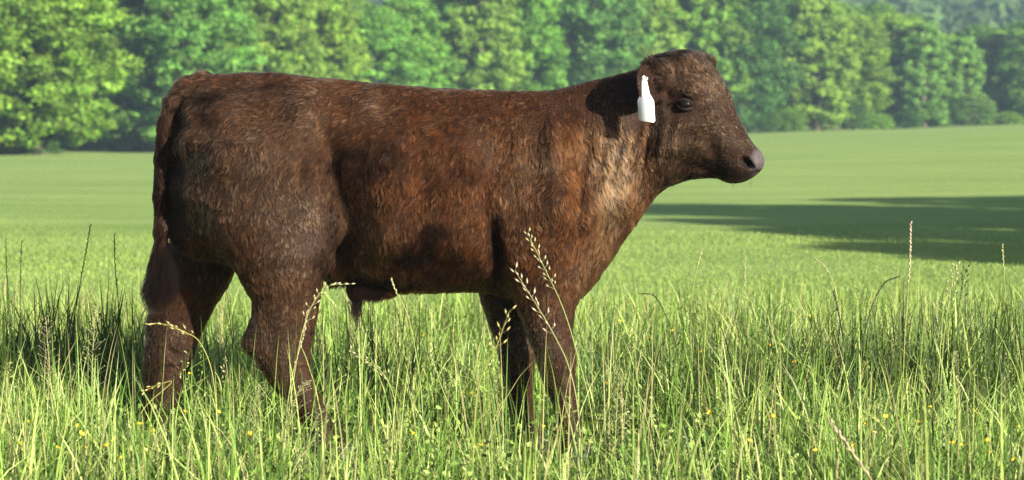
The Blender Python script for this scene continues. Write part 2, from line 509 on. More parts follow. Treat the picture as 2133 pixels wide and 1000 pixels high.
def build_grass():
    r = np.random.default_rng(21)
    # tall meadow grass round the calf, in tufts
    nt = 7500
    tx, ty = wedge_points(nt, 5.2, 14.2, 0.7, r)
    dens = vnoise(np.stack([tx * 1.1, ty * 1.1, 0 * tx], -1), 3)
    per = 14
    ids = np.repeat(np.arange(nt), per)
    n = len(ids)
    x = tx[ids] + r.normal(size=n) * 0.05; y = ty[ids] + r.normal(size=n) * 0.05
    d = y + D0
    th = (0.235 + 0.075 * vnoise(np.stack([tx * 0.8, ty * 0.8, 0 * tx + 9], -1), 5) + 0.05 * r.normal(size=nt))[ids]
    L = np.clip(th * (0.55 + 0.8 * r.random(n)), 0.07, 0.55)
    L *= 1 - 0.75 * smooth(11.6, 14.2, d + 0.5 * dens[ids])
    L *= 0.80 + 0.20 * smooth(5.2, 6.6, d)
    L *= 1 - 0.15 * smooth(6.4, 7.0, d) * smooth(8.6, 8.0, d)
    for (hx, hy) in [(wx(350, 0.118), 0.118), (wx(700, -0.118), -0.118), (wx(1200, -0.1), -0.1), (wx(1105, 0.1), 0.1)]:
        for sh_, am in ((0.0, 0.58), (0.28, 0.52), (0.55, 0.40)):     # trodden and grazed round the feet
            L *= 1 - am * np.exp(-((x - hx) / 0.15) ** 2 - ((y - hy + sh_) / 0.2) ** 2)
    W = 0.0028 + 0.0070 * r.random(n) ** 2.0
    W *= 1 + 0.35 * smooth(9, 14, d)
    col = grass_cols(n, r) * (1 + 0.18 * r.normal(size=nt)[ids][:, None])
    V, fi, fs, cc = blades(np.stack([x, y, terrain(x, y) - 0.01], -1), L, W, r.random(n) * 6.283, np.abs(r.normal(size=n)) * 0.60 + 0.05, np.clip(col, 0.02, 0.5), 4, r=r)
    me = new_mesh("tall_grass", V, fi, fs, grass_mat, cc)
    link("tall_grass", me, kind="stuff", label="tall bright green meadow grass round the calf's legs", category="grass")
    # taller thin stalks
    n = 3600
    x, y = wedge_points(n, 5.6, 13.2, 0.7, r)
    L = 0.34 + 0.20 * r.random(n) ** 1.5
    L *= 1 - 0.45 * smooth(10.5, 13.2, y + D0)
    col = grass_cols(n, r, 0.25) * 0.9
    V, fi, fs, cc = blades(np.stack([x, y, terrain(x, y) - 0.01], -1), L, 0.0022 + 0.0018 * r.random(n), r.random(n) * 6.283, np.abs(r.normal(size=n)) * 0.22, col, 5, r=r)
    me = new_mesh("grass_stalks", V, fi, fs, grass_mat, cc)
    link("grass_stalks", me, kind="stuff", label="thin upright grass stalks standing above the meadow grass", category="grass")
    # low herbs and clover leaves between the tufts
    n = 26000
    x, y = wedge_points(n, 6.0, 13.0, 0.6, r)
    P = np.stack([x, y, 0.02 + 0.16 * r.random(n)], -1)
    N = r.normal(size=(n, 3)); N[:, 2] = np.abs(N[:, 2]) + 0.6; N /= np.linalg.norm(N, axis=1)[:, None]
    v, q = leaf_quads(P, N, 0.006 + 0.007 * r.random(n), r, 0.7)
    me = new_mesh("meadow_herbs", v, q, np.full(n, 4), grass_mat, np.repeat(grass_cols(n, r, 0.02) * 0.9, 4, 0), False)
    link("meadow_herbs", me, kind="stuff", label="small leafy herbs low between the grass tufts", category="herbs")
    # short grass of the open meadow
    n = 200000
    x, y = wedge_points(n, 12.0, 40.0, 1.0, r, power=1.6)
    d = y + D0
    L = (0.022 + 0.022 * r.random(n)) * (1 + 0.35 * vnoise(np.stack([x * 0.5, y * 0.25, 0 * x], -1), 8)) * (1 - 0.75 * smooth(18, 36, d))
    W = 0.003 + 0.00022 * d
    col = (0.12 * grass_cols(n, r, 0.03) + 0.88 * np.array([0.168, 0.240, 0.054])) * (1 + 0.12 * vnoise(np.stack([x * 0.25, y * 0.5, 0 * x], -1), 4))[:, None]
    V, fi, fs, cc = blades(np.stack([x, y, terrain(x, y) - 0.01], -1), L, W, r.random(n) * 6.283, np.abs(r.normal(size=n)) * 0.4, np.clip(col, 0.02, 0.5), 2, r=r)
    me = new_mesh("short_grass", V, fi, fs, grass_mat, cc)
    link("short_grass", me, kind="stuff", label="short pale green grass of the open meadow", category="grass")


if "nograss" not in QUICK:
    build_grass()

# ------------------------------------------------------------------ calf
# Sculpted as an implicit surface on a grid. Units while sculpting: 1 unit = 1/680 m; x to the right (tail -> nose),
# q downwards (row), y away from the camera side of the animal.
STEP = 4.0
GX = np.arange(276, 1624, STEP); GQ = np.arange(84, 1000, STEP); GY = np.arange(-268, 269, STEP)

BODY = [(385, 192), (400, 170), (430, 157), (500, 154), (560, 152), (640, 161), (760, 173), (900, 185), (1000, 189), (1100, 191),
        (1160, 187), (1220, 171), (1300, 152), (1340, 140), (1365, 126), (1390, 116), (1420, 112), (1450, 118), (1480, 138),
        (1500, 165), (1516, 196), (1529, 237), (1543, 267), (1562, 298), (1576, 319), (1583, 337), (1579, 351), (1567, 367),
        (1541, 381), (1509, 381), (1490, 370), (1430, 373), (1395, 384), (1366, 403), (1345, 434), (1310, 481), (1280, 529),
        (1250, 576), (1215, 618), (1180, 636), (1100, 622), (1030, 605), (1000, 603), (900, 602), (820, 599), (780, 594),
        (742, 575), (712, 530), (690, 520), (640, 545), (560, 560), (480, 540), (400, 530), (352, 505), (354, 400), (355, 320), (359, 250)]

WPTS = [(395, 195, 45), (362, 260, 34), (362, 340, 40), (364, 430, 44), (372, 490, 50), (405, 300, 105), (405, 400, 95), (420, 480, 70), (480, 170, 62), (480, 230, 115), (480, 330, 145), (480, 450, 125), (560, 165, 62), (560, 220, 118), (560, 320, 144),
        (560, 450, 130), (640, 190, 100), (640, 240, 138), (640, 350, 146), (640, 480, 128), (710, 185, 82), (710, 260, 120), (710, 350, 128), (710, 430, 120), (720, 520, 112),
        (820, 200, 90), (820, 280, 142), (820, 400, 165), (820, 500, 166), (820, 580, 125), (950, 205, 85), (950, 280, 140), (950, 400, 170),
        (950, 500, 168), (950, 580, 125), (1080, 215, 72), (1080, 290, 122), (1080, 400, 140), (1080, 520, 132), (1160, 205, 55), (1160, 290, 112),
        (1160, 420, 148), (1160, 560, 112), (1230, 190, 44), (1230, 280, 80), (1230, 420, 116), (1230, 540, 88), (1290, 170, 40),
        (1290, 270, 70), (1290, 390, 84), (1290, 480, 60), (1345, 160, 46), (1345, 250, 64), (1350, 350, 60),
        (1390, 140, 54), (1420, 185, 72), (1442, 212, 74), (1400, 250, 70), (1405, 300, 70), (1375, 350, 56), (1470, 170, 66), (1490, 215, 60), (1505, 265, 48),
        (1465, 295, 56), (1520, 300, 44), (1552, 335, 47), (1530, 352, 43), (1470, 348, 25), (1430, 358, 24), (1500, 330, 46)]
RPTS = [(365, 330, 40), (410, 330, 75), (560, 300, 150), (800, 350, 165), (1000, 400, 165), (1150, 350, 150), (1230, 350, 120), (1300, 300, 100), (1370, 250, 75), (1430, 200, 68), (1500, 300, 52), (1550, 335, 36)]
# relief: (x, q, rx, rq, tilt deg, amount)
BUMPS = [(1385, 325, 22, 48, -8, 8), (1346, 315, 10, 75, -12, -11), (1530, 346, 24, 18, 0, 5), (1490, 318, 13, 40, 18, -7), (1150, 250, 18, 60, 4, 7), (1218, 455, 26, 30, 0, 9), (1060, 330, 14, 120, 10, -3), (560, 250, 60, 26, 5, -7), (640, 340, 14, 60, -14, -9),
         (640, 212, 34, 22, 10, 20), (400, 235, 20, 26, 0, 10), (545, 400, 95, 120, -10, 11), (655, 465, 34, 60, -12, 8), (705, 385, 28, 90, 12, -20), (690, 300, 40, 36, 0, -10),
         (470, 480, 16, 80, 25, -8), (1120, 480, 60, 60, 0, 12), (1075, 560, 32, 36, 0, 16), (1033, 520, 15, 75, 10, -24), (1150, 330, 26, 110, 6, 10), (1095, 300, 22, 100, 8, -5), (1205, 400, 14, 120, -8, -10),
         (1190, 470, 40, 40, 0, 9), (860, 480, 110, 70, 0, 8), (780, 300, 18, 120, 6, 2), (850, 320, 16, 130, 6, 2.5), (905, 320, 16, 130, 6, 2.5), (960, 320, 16, 130, 6, 2.5),
         (1262, 350, 8, 95, -14, 4), (1245, 350, 8, 95, -14, -4), (1284, 370, 8, 90, -14, 4), (1273, 360, 7, 90, -14, -3), (1302, 380, 8, 75, -16, 3), (1318, 320, 10, 90, -12, -8),
         (1388, 290, 6, 60, -10, 3.5), (1398, 292, 5, 60, -10, -3.5), (1408, 300, 5, 52, -10, 3), (1372, 290, 8, 70, -8, -3), (1450, 192, 26, 12, 22, 13), (1465, 240, 30, 7, 30, -7), (1436, 220, 26, 17, 6, -7),
         (1440, 262, 30, 16, 10, 5), (1400, 225, 16, 30, 0, -6), (1480, 262, 20, 12, 30, 5), (1535, 345, 20, 12, 0, 5), (1460, 350, 40, 14, 0, -9), (1555, 322, 14, 10, 30, 4)]


def shepard(pts, X, Q, pw=3.0, s0=18.0):
    num = np.zeros_like(X); den = np.zeros_like(X)
    for (a, b, v) in pts:
        w = 1.0 / ((X - a) ** 2 + (Q - b) ** 2 + s0 * s0) ** (pw / 2)
        num += w * v; den += w
    return num / den


def smooth_poly(P, it=2):
    P = np.array(P, float)
    for _ in range(it):      # Chaikin corner cutting
        A = P; B = np.roll(P, -1, 0)
        P = np.stack([0.8 * A + 0.2 * B, 0.2 * A + 0.8 * B], 1).reshape(-1, 2)
    return P


def poly_sdf(P, X, Q):
    d2 = np.full(X.shape, 1e9); inside = np.zeros(X.shape, bool)
    n = len(P)
    for i in range(n):
        ax, ay = P[i]; bx, by = P[(i + 1) % n]
        ex, ey = bx - ax, by - ay
        t = np.clip(((X - ax) * ex + (Q - ay) * ey) / (ex * ex + ey * ey), 0, 1)
        d2 = np.minimum(d2, (X - ax - t * ex) ** 2 + (Q - ay - t * ey) ** 2)
        c = (ay > Q) != (by > Q)
        if ay != by:
            inside ^= c & (X < (bx - ax) * (Q - ay) / (by - ay) + ax)
    d = np.sqrt(d2)
    return np.where(inside, -d, d)


def blur(A, n=1):
    for _ in range(n):
        B = np.pad(A, 1, mode='edge')
        A = (B[:-2, 1:-1] + B[2:, 1:-1] + B[1:-1, :-2] + B[1:-1, 2:] + 2 * B[1:-1, 1:-1]) / 6
    return A


def smin(a, b, k):
    h = np.clip(0.5 + 0.5 * (b - a) / k, 0, 1)
    return b * (1 - h) + a * h - k * h * (1 - h)


def rot14(px, q, y):
    return px, q, y


HEAD_YAW = math.radians(13)


def head_warp(V):
    """turn the head a little towards the camera; V (n,3) in sculpt units (x, q, y)"""
    w = smooth(1290, 1400, V[:, 0]) * HEAD_YAW
    c, s = np.cos(w), np.sin(w)
    dx = V[:, 0] - 1375; y = V[:, 2]
    out = V.copy()
    out[:, 0] = 1375 + 4 * np.sin(w) / math.sin(HEAD_YAW) + dx * (0.5 + 0.5 * c) + y * s
    out[:, 2] = y * c - dx * s
    return out


def to_world(V):
    V = np.asarray(V, float)
    return np.stack([(V[:, 0] - 1066.5) / 680, V[:, 2] / 680, (960 - V[:, 1]) / 680], -1)


def pc(a, cx, y):
    """undo perspective for a station seen at distance offset y (sculpt units)"""
    return cx + (a - cx) * (1 + y / 680 / D0)


NEAR_HIND = [(300, 530, 120, -70, 70), (400, 545, 140, -76, 64), (480, 563, 126, -82, 64), (530, 580, 106, -84, 62), (580, 587, 85, -82, 52), (620, 594, 69, -80, 44), (680, 591, 65, -80, 37),
             (720, 583, 64, -80, 33), (755, 592, 54, -80, 30), (800, 615, 40, -80, 27), (840, 640, 33, -80, 25), (880, 666, 29, -80, 24), (915, 684, 30, -80, 27), (945, 700, 30, -80, 27), (985, 706, 34, -80, 30)]
FAR_HIND = [(400, 480, 70, 70, 66), (450, 462, 76, 73, 65), (500, 440, 82, 76, 64), (560, 418, 74, 80, 56), (600, 405, 69, 80, 50), (640, 382, 67, 80, 44), (680, 367, 62, 80, 38), (720, 358, 54, 80, 35), (760, 350, 47, 80, 32),
            (800, 341, 38, 80, 28), (840, 337, 33, 80, 25), (880, 333, 29, 80, 24), (915, 335, 29, 80, 27), (945, 343, 29, 80, 27), (985, 350, 33, 80, 30)]
NEAR_FORE = [(430, 1125, 85, -72, 60), (520, 1128, 93, -74, 58), (560, 1132, 86, -72, 52), (600, 1137, 74, -70, 46), (640, 1138, 60, -70, 40), (680, 1143, 50, -70, 35), (720, 1151, 42, -70, 32), (750, 1157, 37, -70, 31),
             (785, 1164, 31, -70, 29), (820, 1173, 24, -70, 24), (860, 1182, 22, -70, 23), (900, 1188, 25, -70, 26), (940, 1196, 27, -70, 27), (985, 1203, 32, -70, 30)]
FAR_FORE = [(500, 1050, 70, 64, 52), (560, 1047, 62, 66, 48), (600, 1049, 56, 68, 43), (640, 1055, 50, 68, 38), (680, 1063, 45, 68, 34), (720, 1071, 39, 68, 32), (750, 1075, 35, 68, 31), (785, 1079, 30, 68, 28),
            (820, 1081, 26, 68, 24), (860, 1086, 23, 68, 23), (900, 1094, 25, 68, 26), (940, 1101, 27, 68, 27), (985, 1107, 32, 68, 30)]


def build_calf_mesh():
    X2, Q2 = np.meshgrid(GX, GQ, indexing='ij')
    sd = poly_sdf(smooth_poly(BODY, 2), X2, Q2)
    W = shepard(WPTS, X2, Q2, 3.2, 26.0)
    R = shepard(RPTS, X2, Q2, 3.0, 30.0)
    for (a, b, rx, rq, tilt, amt) in BUMPS:
        if a < 1230: amt = amt * 1.4
        t = math.radians(tilt)
        u = (X2 - a) * math.cos(t) - (Q2 - b) * math.sin(t); v = (X2 - a) * math.sin(t) + (Q2 - b) * math.cos(t)
        W = W + amt * np.exp(-(u / rx) ** 2 - (v / rq) ** 2)
    qd = np.maximum(sd + R, 0)
    qd = blur(qd, 3)
    qd = np.where(sd > -8, np.maximum(sd + R, 0), qd)
    W = blur(W, 2)
    F = (np.sqrt(qd[:, :, None] ** 2 + (GY[None, None, :] * (R / W)[:, :, None]) ** 2) - R[:, :, None]).astype(np.float32)
    scale = np.minimum(1.0, W / R)
    F *= scale[:, :, None].astype(np.float32)

    def box(x0, x1, q0, q1, y0, y1):
        sx = slice(max(0, int((x0 - GX[0]) / STEP)), int((x1 - GX[0]) / STEP) + 2)
        sq = slice(max(0, int((q0 - GQ[0]) / STEP)), int((q1 - GQ[0]) / STEP) + 2)
        sy = slice(max(0, int((y0 - GY[0]) / STEP)), int((y1 - GY[0]) / STEP) + 2)
        x = GX[sx][:, None, None]; q = GQ[sq][None, :, None]; y = GY[sy][None, None, :]
        return (sx, sq, sy), x, q, y

    def add(sl, f, k):
        F[sl] = smin(F[sl], f.astype(np.float32), k)

    def cut(sl, f, k):
        F[sl] = -smin(-F[sl], f.astype(np.float32), k)

    def leg(st, k):
        st = np.array(st, float)
        yy = st[:, 3]
        st[st[:, 0] >= 760, 2] *= 1.12; st[st[:, 0] >= 760, 4] *= 1.08
        st[:, 1] = pc(st[:, 1], 1066.5, yy); st[:, 2] *= 1 + yy / 680 / D0
        sl, x, q, y = box(st[:, 1].min() - 170, st[:, 1].max() + 170, st[0, 0] - 60, 1000, yy.min() - 110, yy.max() + 110)
        qs = q.ravel()
        f = [blur(np.interp(qs, st[:, 0], st[:, j])[:, None].repeat(3, 1), 2)[:, 1][None, :, None] for j in (1, 2, 3, 4)]
        d = (np.sqrt(((x - f[0]) / f[1]) ** 2 + ((y - f[2]) / f[3]) ** 2) - 1) * np.minimum(f[1], f[3])
        d = np.maximum(d, st[0, 0] - q)
        add(sl, d, k)

    def cone(a, ra, b, rb, k, op=add, sy_=1.0):
        a = np.array(a, float); b = np.array(b, float); m = max(ra, rb) * max(1, sy_) + k * 1.5 + 6
        lo = np.minimum(a, b) - m; hi = np.maximum(a, b) + m
        sl, x, q, y = box(lo[0], hi[0], lo[1], hi[1], lo[2], hi[2])
        ab = b - a
        t = np.clip(((x - a[0]) * ab[0] + (q - a[1]) * ab[1] + (y - a[2]) * ab[2]) / (ab @ ab), 0, 1)
        d = np.sqrt((x - a[0] - t * ab[0]) ** 2 + (q - a[1] - t * ab[1]) ** 2 + ((y - a[2] - t * ab[2]) / sy_) ** 2) - (ra + (rb - ra) * t)
        op(sl, d, k)

    def ell(c, rad, axes, k, op=add):
        c = np.array(c, float); A = np.array(axes, float); A /= np.linalg.norm(A, axis=1)[:, None]
        rad = np.array(rad, float); m = rad.max() + k * 1.5 + 6
        sl, x, q, y = box(c[0] - m, c[0] + m, c[1] - m, c[1] + m, c[2] - m, c[2] + m)
        s = 0
        for i in range(3):
            s = s + (((x - c[0]) * A[i, 0] + (q - c[1]) * A[i, 1] + (y - c[2]) * A[i, 2]) / rad[i]) ** 2
        op(sl, (np.sqrt(s) - 1) * rad.min(), k)

    leg(NEAR_HIND, 26); leg(FAR_HIND, 26); leg(NEAR_FORE, 22); leg(FAR_FORE, 22)
    # joints
    cone((535, 712, -80), 19, (560, 660, -80), 12, 16)
    cone((318, 738, 80), 17, (335, 680, 80), 12, 16)
    ell((1160, 742, -72), (34, 30, 34), np.eye(3), 16)
    ell((1078, 745, 68), (33, 30, 34), np.eye(3), 16)
    cone((523, 706, -80), 12, (540, 660, -80), 8, 8)
    cone((307, 735, 80), 12, (322, 690, 80), 8, 8)
    # grooves in front of the hock tendons and below the knees
    cone((556, 630, -126), 7, (574, 715, -116), 5, 14, cut)
    cone((348, 735, 48), 5, (372, 752, 44), 4, 10, cut)
    cone((1150, 790, -103), 5, (1166, 850, -96), 4, 10, cut)
    # flank fold, sheath
    cone((700, 470, -95), 16, (676, 545, -92), 10, 26)
    cone((700, 470, 95), 16, (676, 545, 92), 10, 26)
    cone((745, 596, 0), 22, (812, 598, 0), 18, 20)
    ell((702, 545, 10), (50, 42, 60), np.eye(3), 22)
    cone((748, 606, 0), 12, (742, 640, 0), 7, 12)
    # tail
    T = [(425, 174, 0, 25), (390, 186, 0, 25), (364, 216, -2, 23), (350, 262, -4, 21), (342, 330, -6, 19), (339, 410, -8, 17), (338, 480, -10, 15), (334, 545, -12, 10), (330, 600, -14, 5)]
    for p, q_ in zip(T[:-1], T[1:]):
        cone(p[:3], p[3], q_[:3], q_[3], 8)
    # ears (near and far): flattened cups
    for s, ax, c0, b0 in ((-1, (-0.46, 0.14, -0.86), (1362, 174, -106), (1386, 162, -58)), (1, (0.45, -0.26, 0.86), (1436, 137, 98), (1405, 158, 50))):
        wd = (0.10, 1.0, 0.05)
        nr = np.cross(ax, wd)
        ax_ = np.array(ax) / np.linalg.norm(ax)
        ell(c0, (66, 46 if s < 0 else 21, 10), (ax, wd, nr), 10)
        ell((c0[0] + 9, c0[1] + 2, c0[2] + s * 4), (56, 33 if s < 0 else 12, 7), (ax, wd, nr), 5, cut)
        cone(b0, 24, tuple(np.array(c0) - ax_ * 28), 17, 14)
    # muzzle, nostrils, mouth
    ell((1562, 334, 0), (22, 24, 42), np.eye(3), 12)
    for s in (-1, 1):
        cone((1550, 334, s * 46), 9, (1562, 344, s * 34), 8, 5, cut)
        cone((1503, 366, s * 48), 4.5, (1545, 365, s * 45), 4.5, 5, cut)
        cone((1545, 365, s * 45), 4.5, (1574, 355, s * 28), 4.5, 5, cut)
        # eye sockets
        ell((1432, 218, s * 78), (22, 17, 17), np.eye(3), 6, cut)
    # poll tuft base
    ell((1412, 136, 0), (46, 20, 44), np.eye(3), 14)
    return F


def surface_nets(F):
    nx, nq, ny = F.shape
    S = F < 0
    c = [S[i:nx - 1 + i, j:nq - 1 + j, k:ny - 1 + k] for i in (0, 1) for j in (0, 1) for k in (0, 1)]
    cnt = sum(a.astype(np.int8) for a in c)
    act = (cnt > 0) & (cnt < 8)
    ci = np.argwhere(act)
    idx = np.full(act.shape, -1, np.int32); idx[act] = np.arange(len(ci))
    P = np.zeros((len(ci), 3)); W = np.zeros(len(ci))
    corners = np.array([(i, j, k) for i in (0, 1) for j in (0, 1) for k in (0, 1)])
    val = np.stack([F[ci[:, 0] + a, ci[:, 1] + b, ci[:, 2] + e] for a, b, e in corners], 1)
    for u in range(8):
        for v in range(u + 1, 8):
            if np.abs(corners[u] - corners[v]).sum() != 1: continue
            a, b = val[:, u], val[:, v]
            m = (a < 0) != (b < 0)
            t = np.where(m, a / np.where(a - b == 0, 1, a - b), 0)
            P += np.where(m[:, None], corners[u] + t[:, None] * (corners[v] - corners[u]), 0); W += m
    P = ci + P / W[:, None]
    quads = []
    for ax in range(3):
        o = [0, 1, 2]; o.remove(ax)
        n = list(F.shape)
        s0 = [slice(1, -1)] * 3; s0[ax] = slice(0, n[ax] - 1)
        s1 = [slice(1, -1)] * 3; s1[ax] = slice(1, n[ax])
        A = S[tuple(s0)]; B = S[tuple(s1)]
        e = np.argwhere(A != B)
        flip = A[tuple(e.T)]
        e = e + np.array([0 if i == ax else 1 for i in range(3)])
        d1 = np.zeros(3, int); d1[o[0]] = -1
        d2 = np.zeros(3, int); d2[o[1]] = -1
        v = [idx[tuple((e + dd).T)] for dd in (0 * d1, d1, d1 + d2, d2)]
        q = np.stack(v, 1)
        if ax == 1: flip = ~flip
        q[flip] = q[flip][:, ::-1]
        quads.append(q)
    Q = np.concatenate(quads)
    Q = Q[(Q >= 0).all(1)]
    V = np.stack([GX[0] + P[:, 0] * STEP, GQ[0] + P[:, 1] * STEP, GY[0] + P[:, 2] * STEP], -1)
    return V, Q


def laplace(V, Q, it, lam=0.5):
    E = np.concatenate([Q[:, [0, 1]], Q[:, [1, 2]], Q[:, [2, 3]], Q[:, [3, 0]]])
    deg = np.bincount(E.ravel(), minlength=len(V))[:, None]
    for k in range(it):
        A = np.stack([np.bincount(E[:, 0], V[E[:, 1], j], len(V)) + np.bincount(E[:, 1], V[E[:, 0], j], len(V)) for j in range(3)], -1) / np.maximum(deg, 1)
        V = V + (lam if k % 2 == 0 else -lam * 0.98) * (A - V)
    return V


# hair flow (x right, z up) and length (m) control points
FLOW = [(420, 190, -0.9, -0.4), (380, 300, -0.2, -1), (560, 180, -0.9, -0.4), (560, 350, -0.35, -0.9), (560, 520, -0.15, -1), (640, 480, -0.1, -1), (650, 250, -0.75, -0.6), (760, 230, -0.6, -0.8), (800, 420, -0.15, -1), (800, 560, -0.1, -1),
        (950, 220, -0.5, -0.85), (950, 420, -0.15, -1), (950, 570, -0.3, -0.9), (1080, 250, -0.35, -0.95), (1080, 420, -0.15, -1), (1150, 560, -0.25, -1), (1180, 300, 0.1, -1), (1250, 250, 0.15, -1), (1280, 400, 0.3, -1), (1250, 540, -0.2, -1),
        (1330, 300, 0.25, -1), (1380, 330, 0.15, -1), (1420, 300, -0.25, -0.95), (1480, 310, -0.7, -0.6), (1530, 300, -0.8, 0.4), (1550, 350, -0.8, -0.5), (1500, 250, -0.7, 0.6), (1470, 200, -0.6, 0.8), (1440, 250, -0.5, -0.8), (1430, 160, -0.3, 0.6), (1400, 130, -0.8, 0.3), (1380, 200, -0.3, -0.9),
        (600, 700, -0.1, -1), (350, 700, 0, -1), (1150, 700, 0, -1), (1070, 700, 0, -1), (650, 860, 0.3, -1), (1180, 850, 0.1, -1)]
LENS = [(420, 200, 24), (560, 300, 22), (650, 470, 16), (480, 500, 26), (560, 600, 20), (800, 250, 24), (850, 450, 28), (850, 580, 30), (950, 300, 26), (1080, 350, 24), (1150, 450, 22), (1100, 560, 24), (1260, 350, 34), (1290, 480, 32), (1230, 560, 24),
        (1340, 330, 22), (1390, 330, 16), (1430, 280, 17), (1480, 300, 16), (1530, 320, 14), (1545, 310, 12), (1562, 335, 4.0), (1577, 342, 0.8), (1550, 358, 5), (1510, 372, 9), (1450, 180, 17), (1420, 126, 38), (1385, 128, 36), (1490, 170, 14), (1480, 230, 13), (1432, 218, 4), (1350, 170, 8), (1352, 200, 8), (1335, 165, 8),
        (355, 250, 18), (345, 330, 14), (338, 450, 20), (330, 560, 30), (590, 720, 14), (350, 720, 13), (1150, 700, 13), (1070, 700, 13), (650, 860, 10), (1180, 860, 10), (335, 860, 10), (1085, 860, 10), (745, 625, 34)]


def coat_colour(sc, r):
    """sc: sculpt coords (x,q,y) -> linear rgb of the hair"""
    P = sc / 680.0
    x, q = sc[:, 0], sc[:, 1]
    red = np.array([0.090, 0.0315, 0.0100]); grey = np.array([0.125, 0.075, 0.043]); dark = np.array([0.0045, 0.0020, 0.0011]); light = np.array([0.36, 0.205, 0.105])
    a = vnoise(P * 5.0, 31) * 0.6 + vnoise(P * 13.0, 32) * 0.4
    b = vnoise(P * 9.0 + 4, 33) * 0.5 + vnoise(P * 24.0, 34) * 0.35 + vnoise(P * 60.0, 35) * 0.3
    g_thigh = np.exp(-((x - 640) / 75) ** 2 - ((q - 480) / 110) ** 2) + 0.6 * np.exp(-((x - 520) / 110) ** 2 - ((q - 320) / 150) ** 2)
    g_head = smooth(1330, 1400, x) * 0.95
    g = np.clip(g_thigh + g_head + 0.10 * a, 0, 1)[:, None]
    c = red * (1 - g) + grey * g
    neck = np.exp(-((x - 1275) / 45) ** 2 - ((q - 360) / 130) ** 2)
    hi = np.zeros(len(x))  # sunlit highlights painted into the coat, plus paler muzzle hair
    for (px_, pq, rx, rq, am) in [(655, 470, 38, 90, 0.40), (650, 240, 45, 50, 0.35), (790, 215, 22, 30, 0.35), (1010, 290, 35, 45, 0.30), (1130, 330, 50, 50, 0.25), (1470, 195, 40, 30, 0.35), (1450, 265, 45, 22, 0.30), (420, 190, 35, 20, 0.3), (780, 500, 60, 60, 0.18), (350, 720, 60, 60, 0.25), (1210, 560, 30, 40, 0.2), (600, 700, 60, 80, 0.28), (350, 745, 55, 80, 0.30), (1150, 690, 45, 90, 0.22), (1060, 710, 40, 60, 0.2), (1525, 345, 32, 22, 0.45), (365, 220, 22, 50, 0.35)]:
        hi += am * np.exp(-((x - px_) / rx) ** 2 - ((q - pq) / rq) ** 2)
    l = np.clip(0.80 * neck + 0.13 * a + hi * (0.9 + 0.9 * b), 0, 1)[:, None]
    c = c * (1 - l) + light * l
    # dirty patches on ribs and belly; shade painted into folds, tail gap, under jaw
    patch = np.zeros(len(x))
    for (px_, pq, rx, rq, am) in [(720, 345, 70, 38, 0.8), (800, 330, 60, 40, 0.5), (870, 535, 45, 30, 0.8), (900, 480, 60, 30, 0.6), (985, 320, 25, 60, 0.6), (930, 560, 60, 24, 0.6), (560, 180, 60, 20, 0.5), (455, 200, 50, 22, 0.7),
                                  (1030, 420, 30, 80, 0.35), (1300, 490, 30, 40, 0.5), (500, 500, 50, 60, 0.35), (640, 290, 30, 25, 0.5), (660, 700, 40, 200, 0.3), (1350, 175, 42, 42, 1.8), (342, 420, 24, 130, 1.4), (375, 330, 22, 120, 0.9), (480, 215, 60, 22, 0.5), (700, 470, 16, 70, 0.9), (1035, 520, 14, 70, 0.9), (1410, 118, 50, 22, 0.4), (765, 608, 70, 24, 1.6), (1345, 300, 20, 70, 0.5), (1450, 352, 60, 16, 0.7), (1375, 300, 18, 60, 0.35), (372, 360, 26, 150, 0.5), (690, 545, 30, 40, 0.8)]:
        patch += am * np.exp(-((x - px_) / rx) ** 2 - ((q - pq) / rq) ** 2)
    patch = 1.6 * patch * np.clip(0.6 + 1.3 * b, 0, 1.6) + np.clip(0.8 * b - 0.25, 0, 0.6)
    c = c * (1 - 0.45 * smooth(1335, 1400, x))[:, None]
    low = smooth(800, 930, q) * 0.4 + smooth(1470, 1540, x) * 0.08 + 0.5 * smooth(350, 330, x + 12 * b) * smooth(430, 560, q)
    ear = smooth(82, 94, np.abs(sc[:, 2])) * smooth(1330, 1345, x) * smooth(1460, 1440, x) * smooth(235, 225, q)  # ear colour darkened for cup shading, upper rim left paler
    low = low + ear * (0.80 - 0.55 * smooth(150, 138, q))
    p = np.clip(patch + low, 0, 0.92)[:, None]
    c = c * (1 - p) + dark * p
    c = c * np.exp((0.22 + 0.22 * smooth(1330, 1420, x))[:, None] * r.normal(size=(len(x), 1)))
    return np.clip(c, 0.0015, 0.7)


def hair_material(name, rough=0.58):
    t = NT(name)
    h = t.n("ShaderNodeBsdfHairPrincipled")
    h.model = 'CHIANG'
    h.parametrization = 'COLOR'
    h.inputs["Roughness"].default_value = rough
    h.inputs["Radial Roughness"].default_value = 0.55
    h.inputs["Coat"].default_value = 0.0
    h.inputs["IOR"].default_value = 1.09
    h.inputs["Random Roughness"].default_value = 0.2
    at = t.n("ShaderNodeAttribute", attribute_name="col")
    t.l(at.outputs["Color"], h.inputs["Color"])
    t.l(h.outputs[0], t.out.inputs["Surface"])
    return t.m


def add_hair(name, pts, rad, col, mat, parent, **props):
    """pts (n,k,3), rad (n,k), col (n,3)"""
    n, k, _ = pts.shape
    hc = bpy.data.hair_curves.new(name)
    hc.add_curves([k] * n)
    hc.attributes["position"].data.foreach_set("vector", pts.astype(np.float32).ravel())
    ra = hc.attributes.get("radius") or hc.attributes.new("radius", 'FLOAT', 'POINT')
    ra.data.foreach_set("value", rad.astype(np.float32).ravel())
    ca = hc.attributes.new("col", 'FLOAT_COLOR', 'POINT')
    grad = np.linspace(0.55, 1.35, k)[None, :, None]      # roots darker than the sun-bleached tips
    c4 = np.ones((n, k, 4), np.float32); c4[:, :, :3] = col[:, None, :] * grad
    ca.data.foreach_set("color", c4.ravel())
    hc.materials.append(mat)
    return link(name, hc, parent, **props)


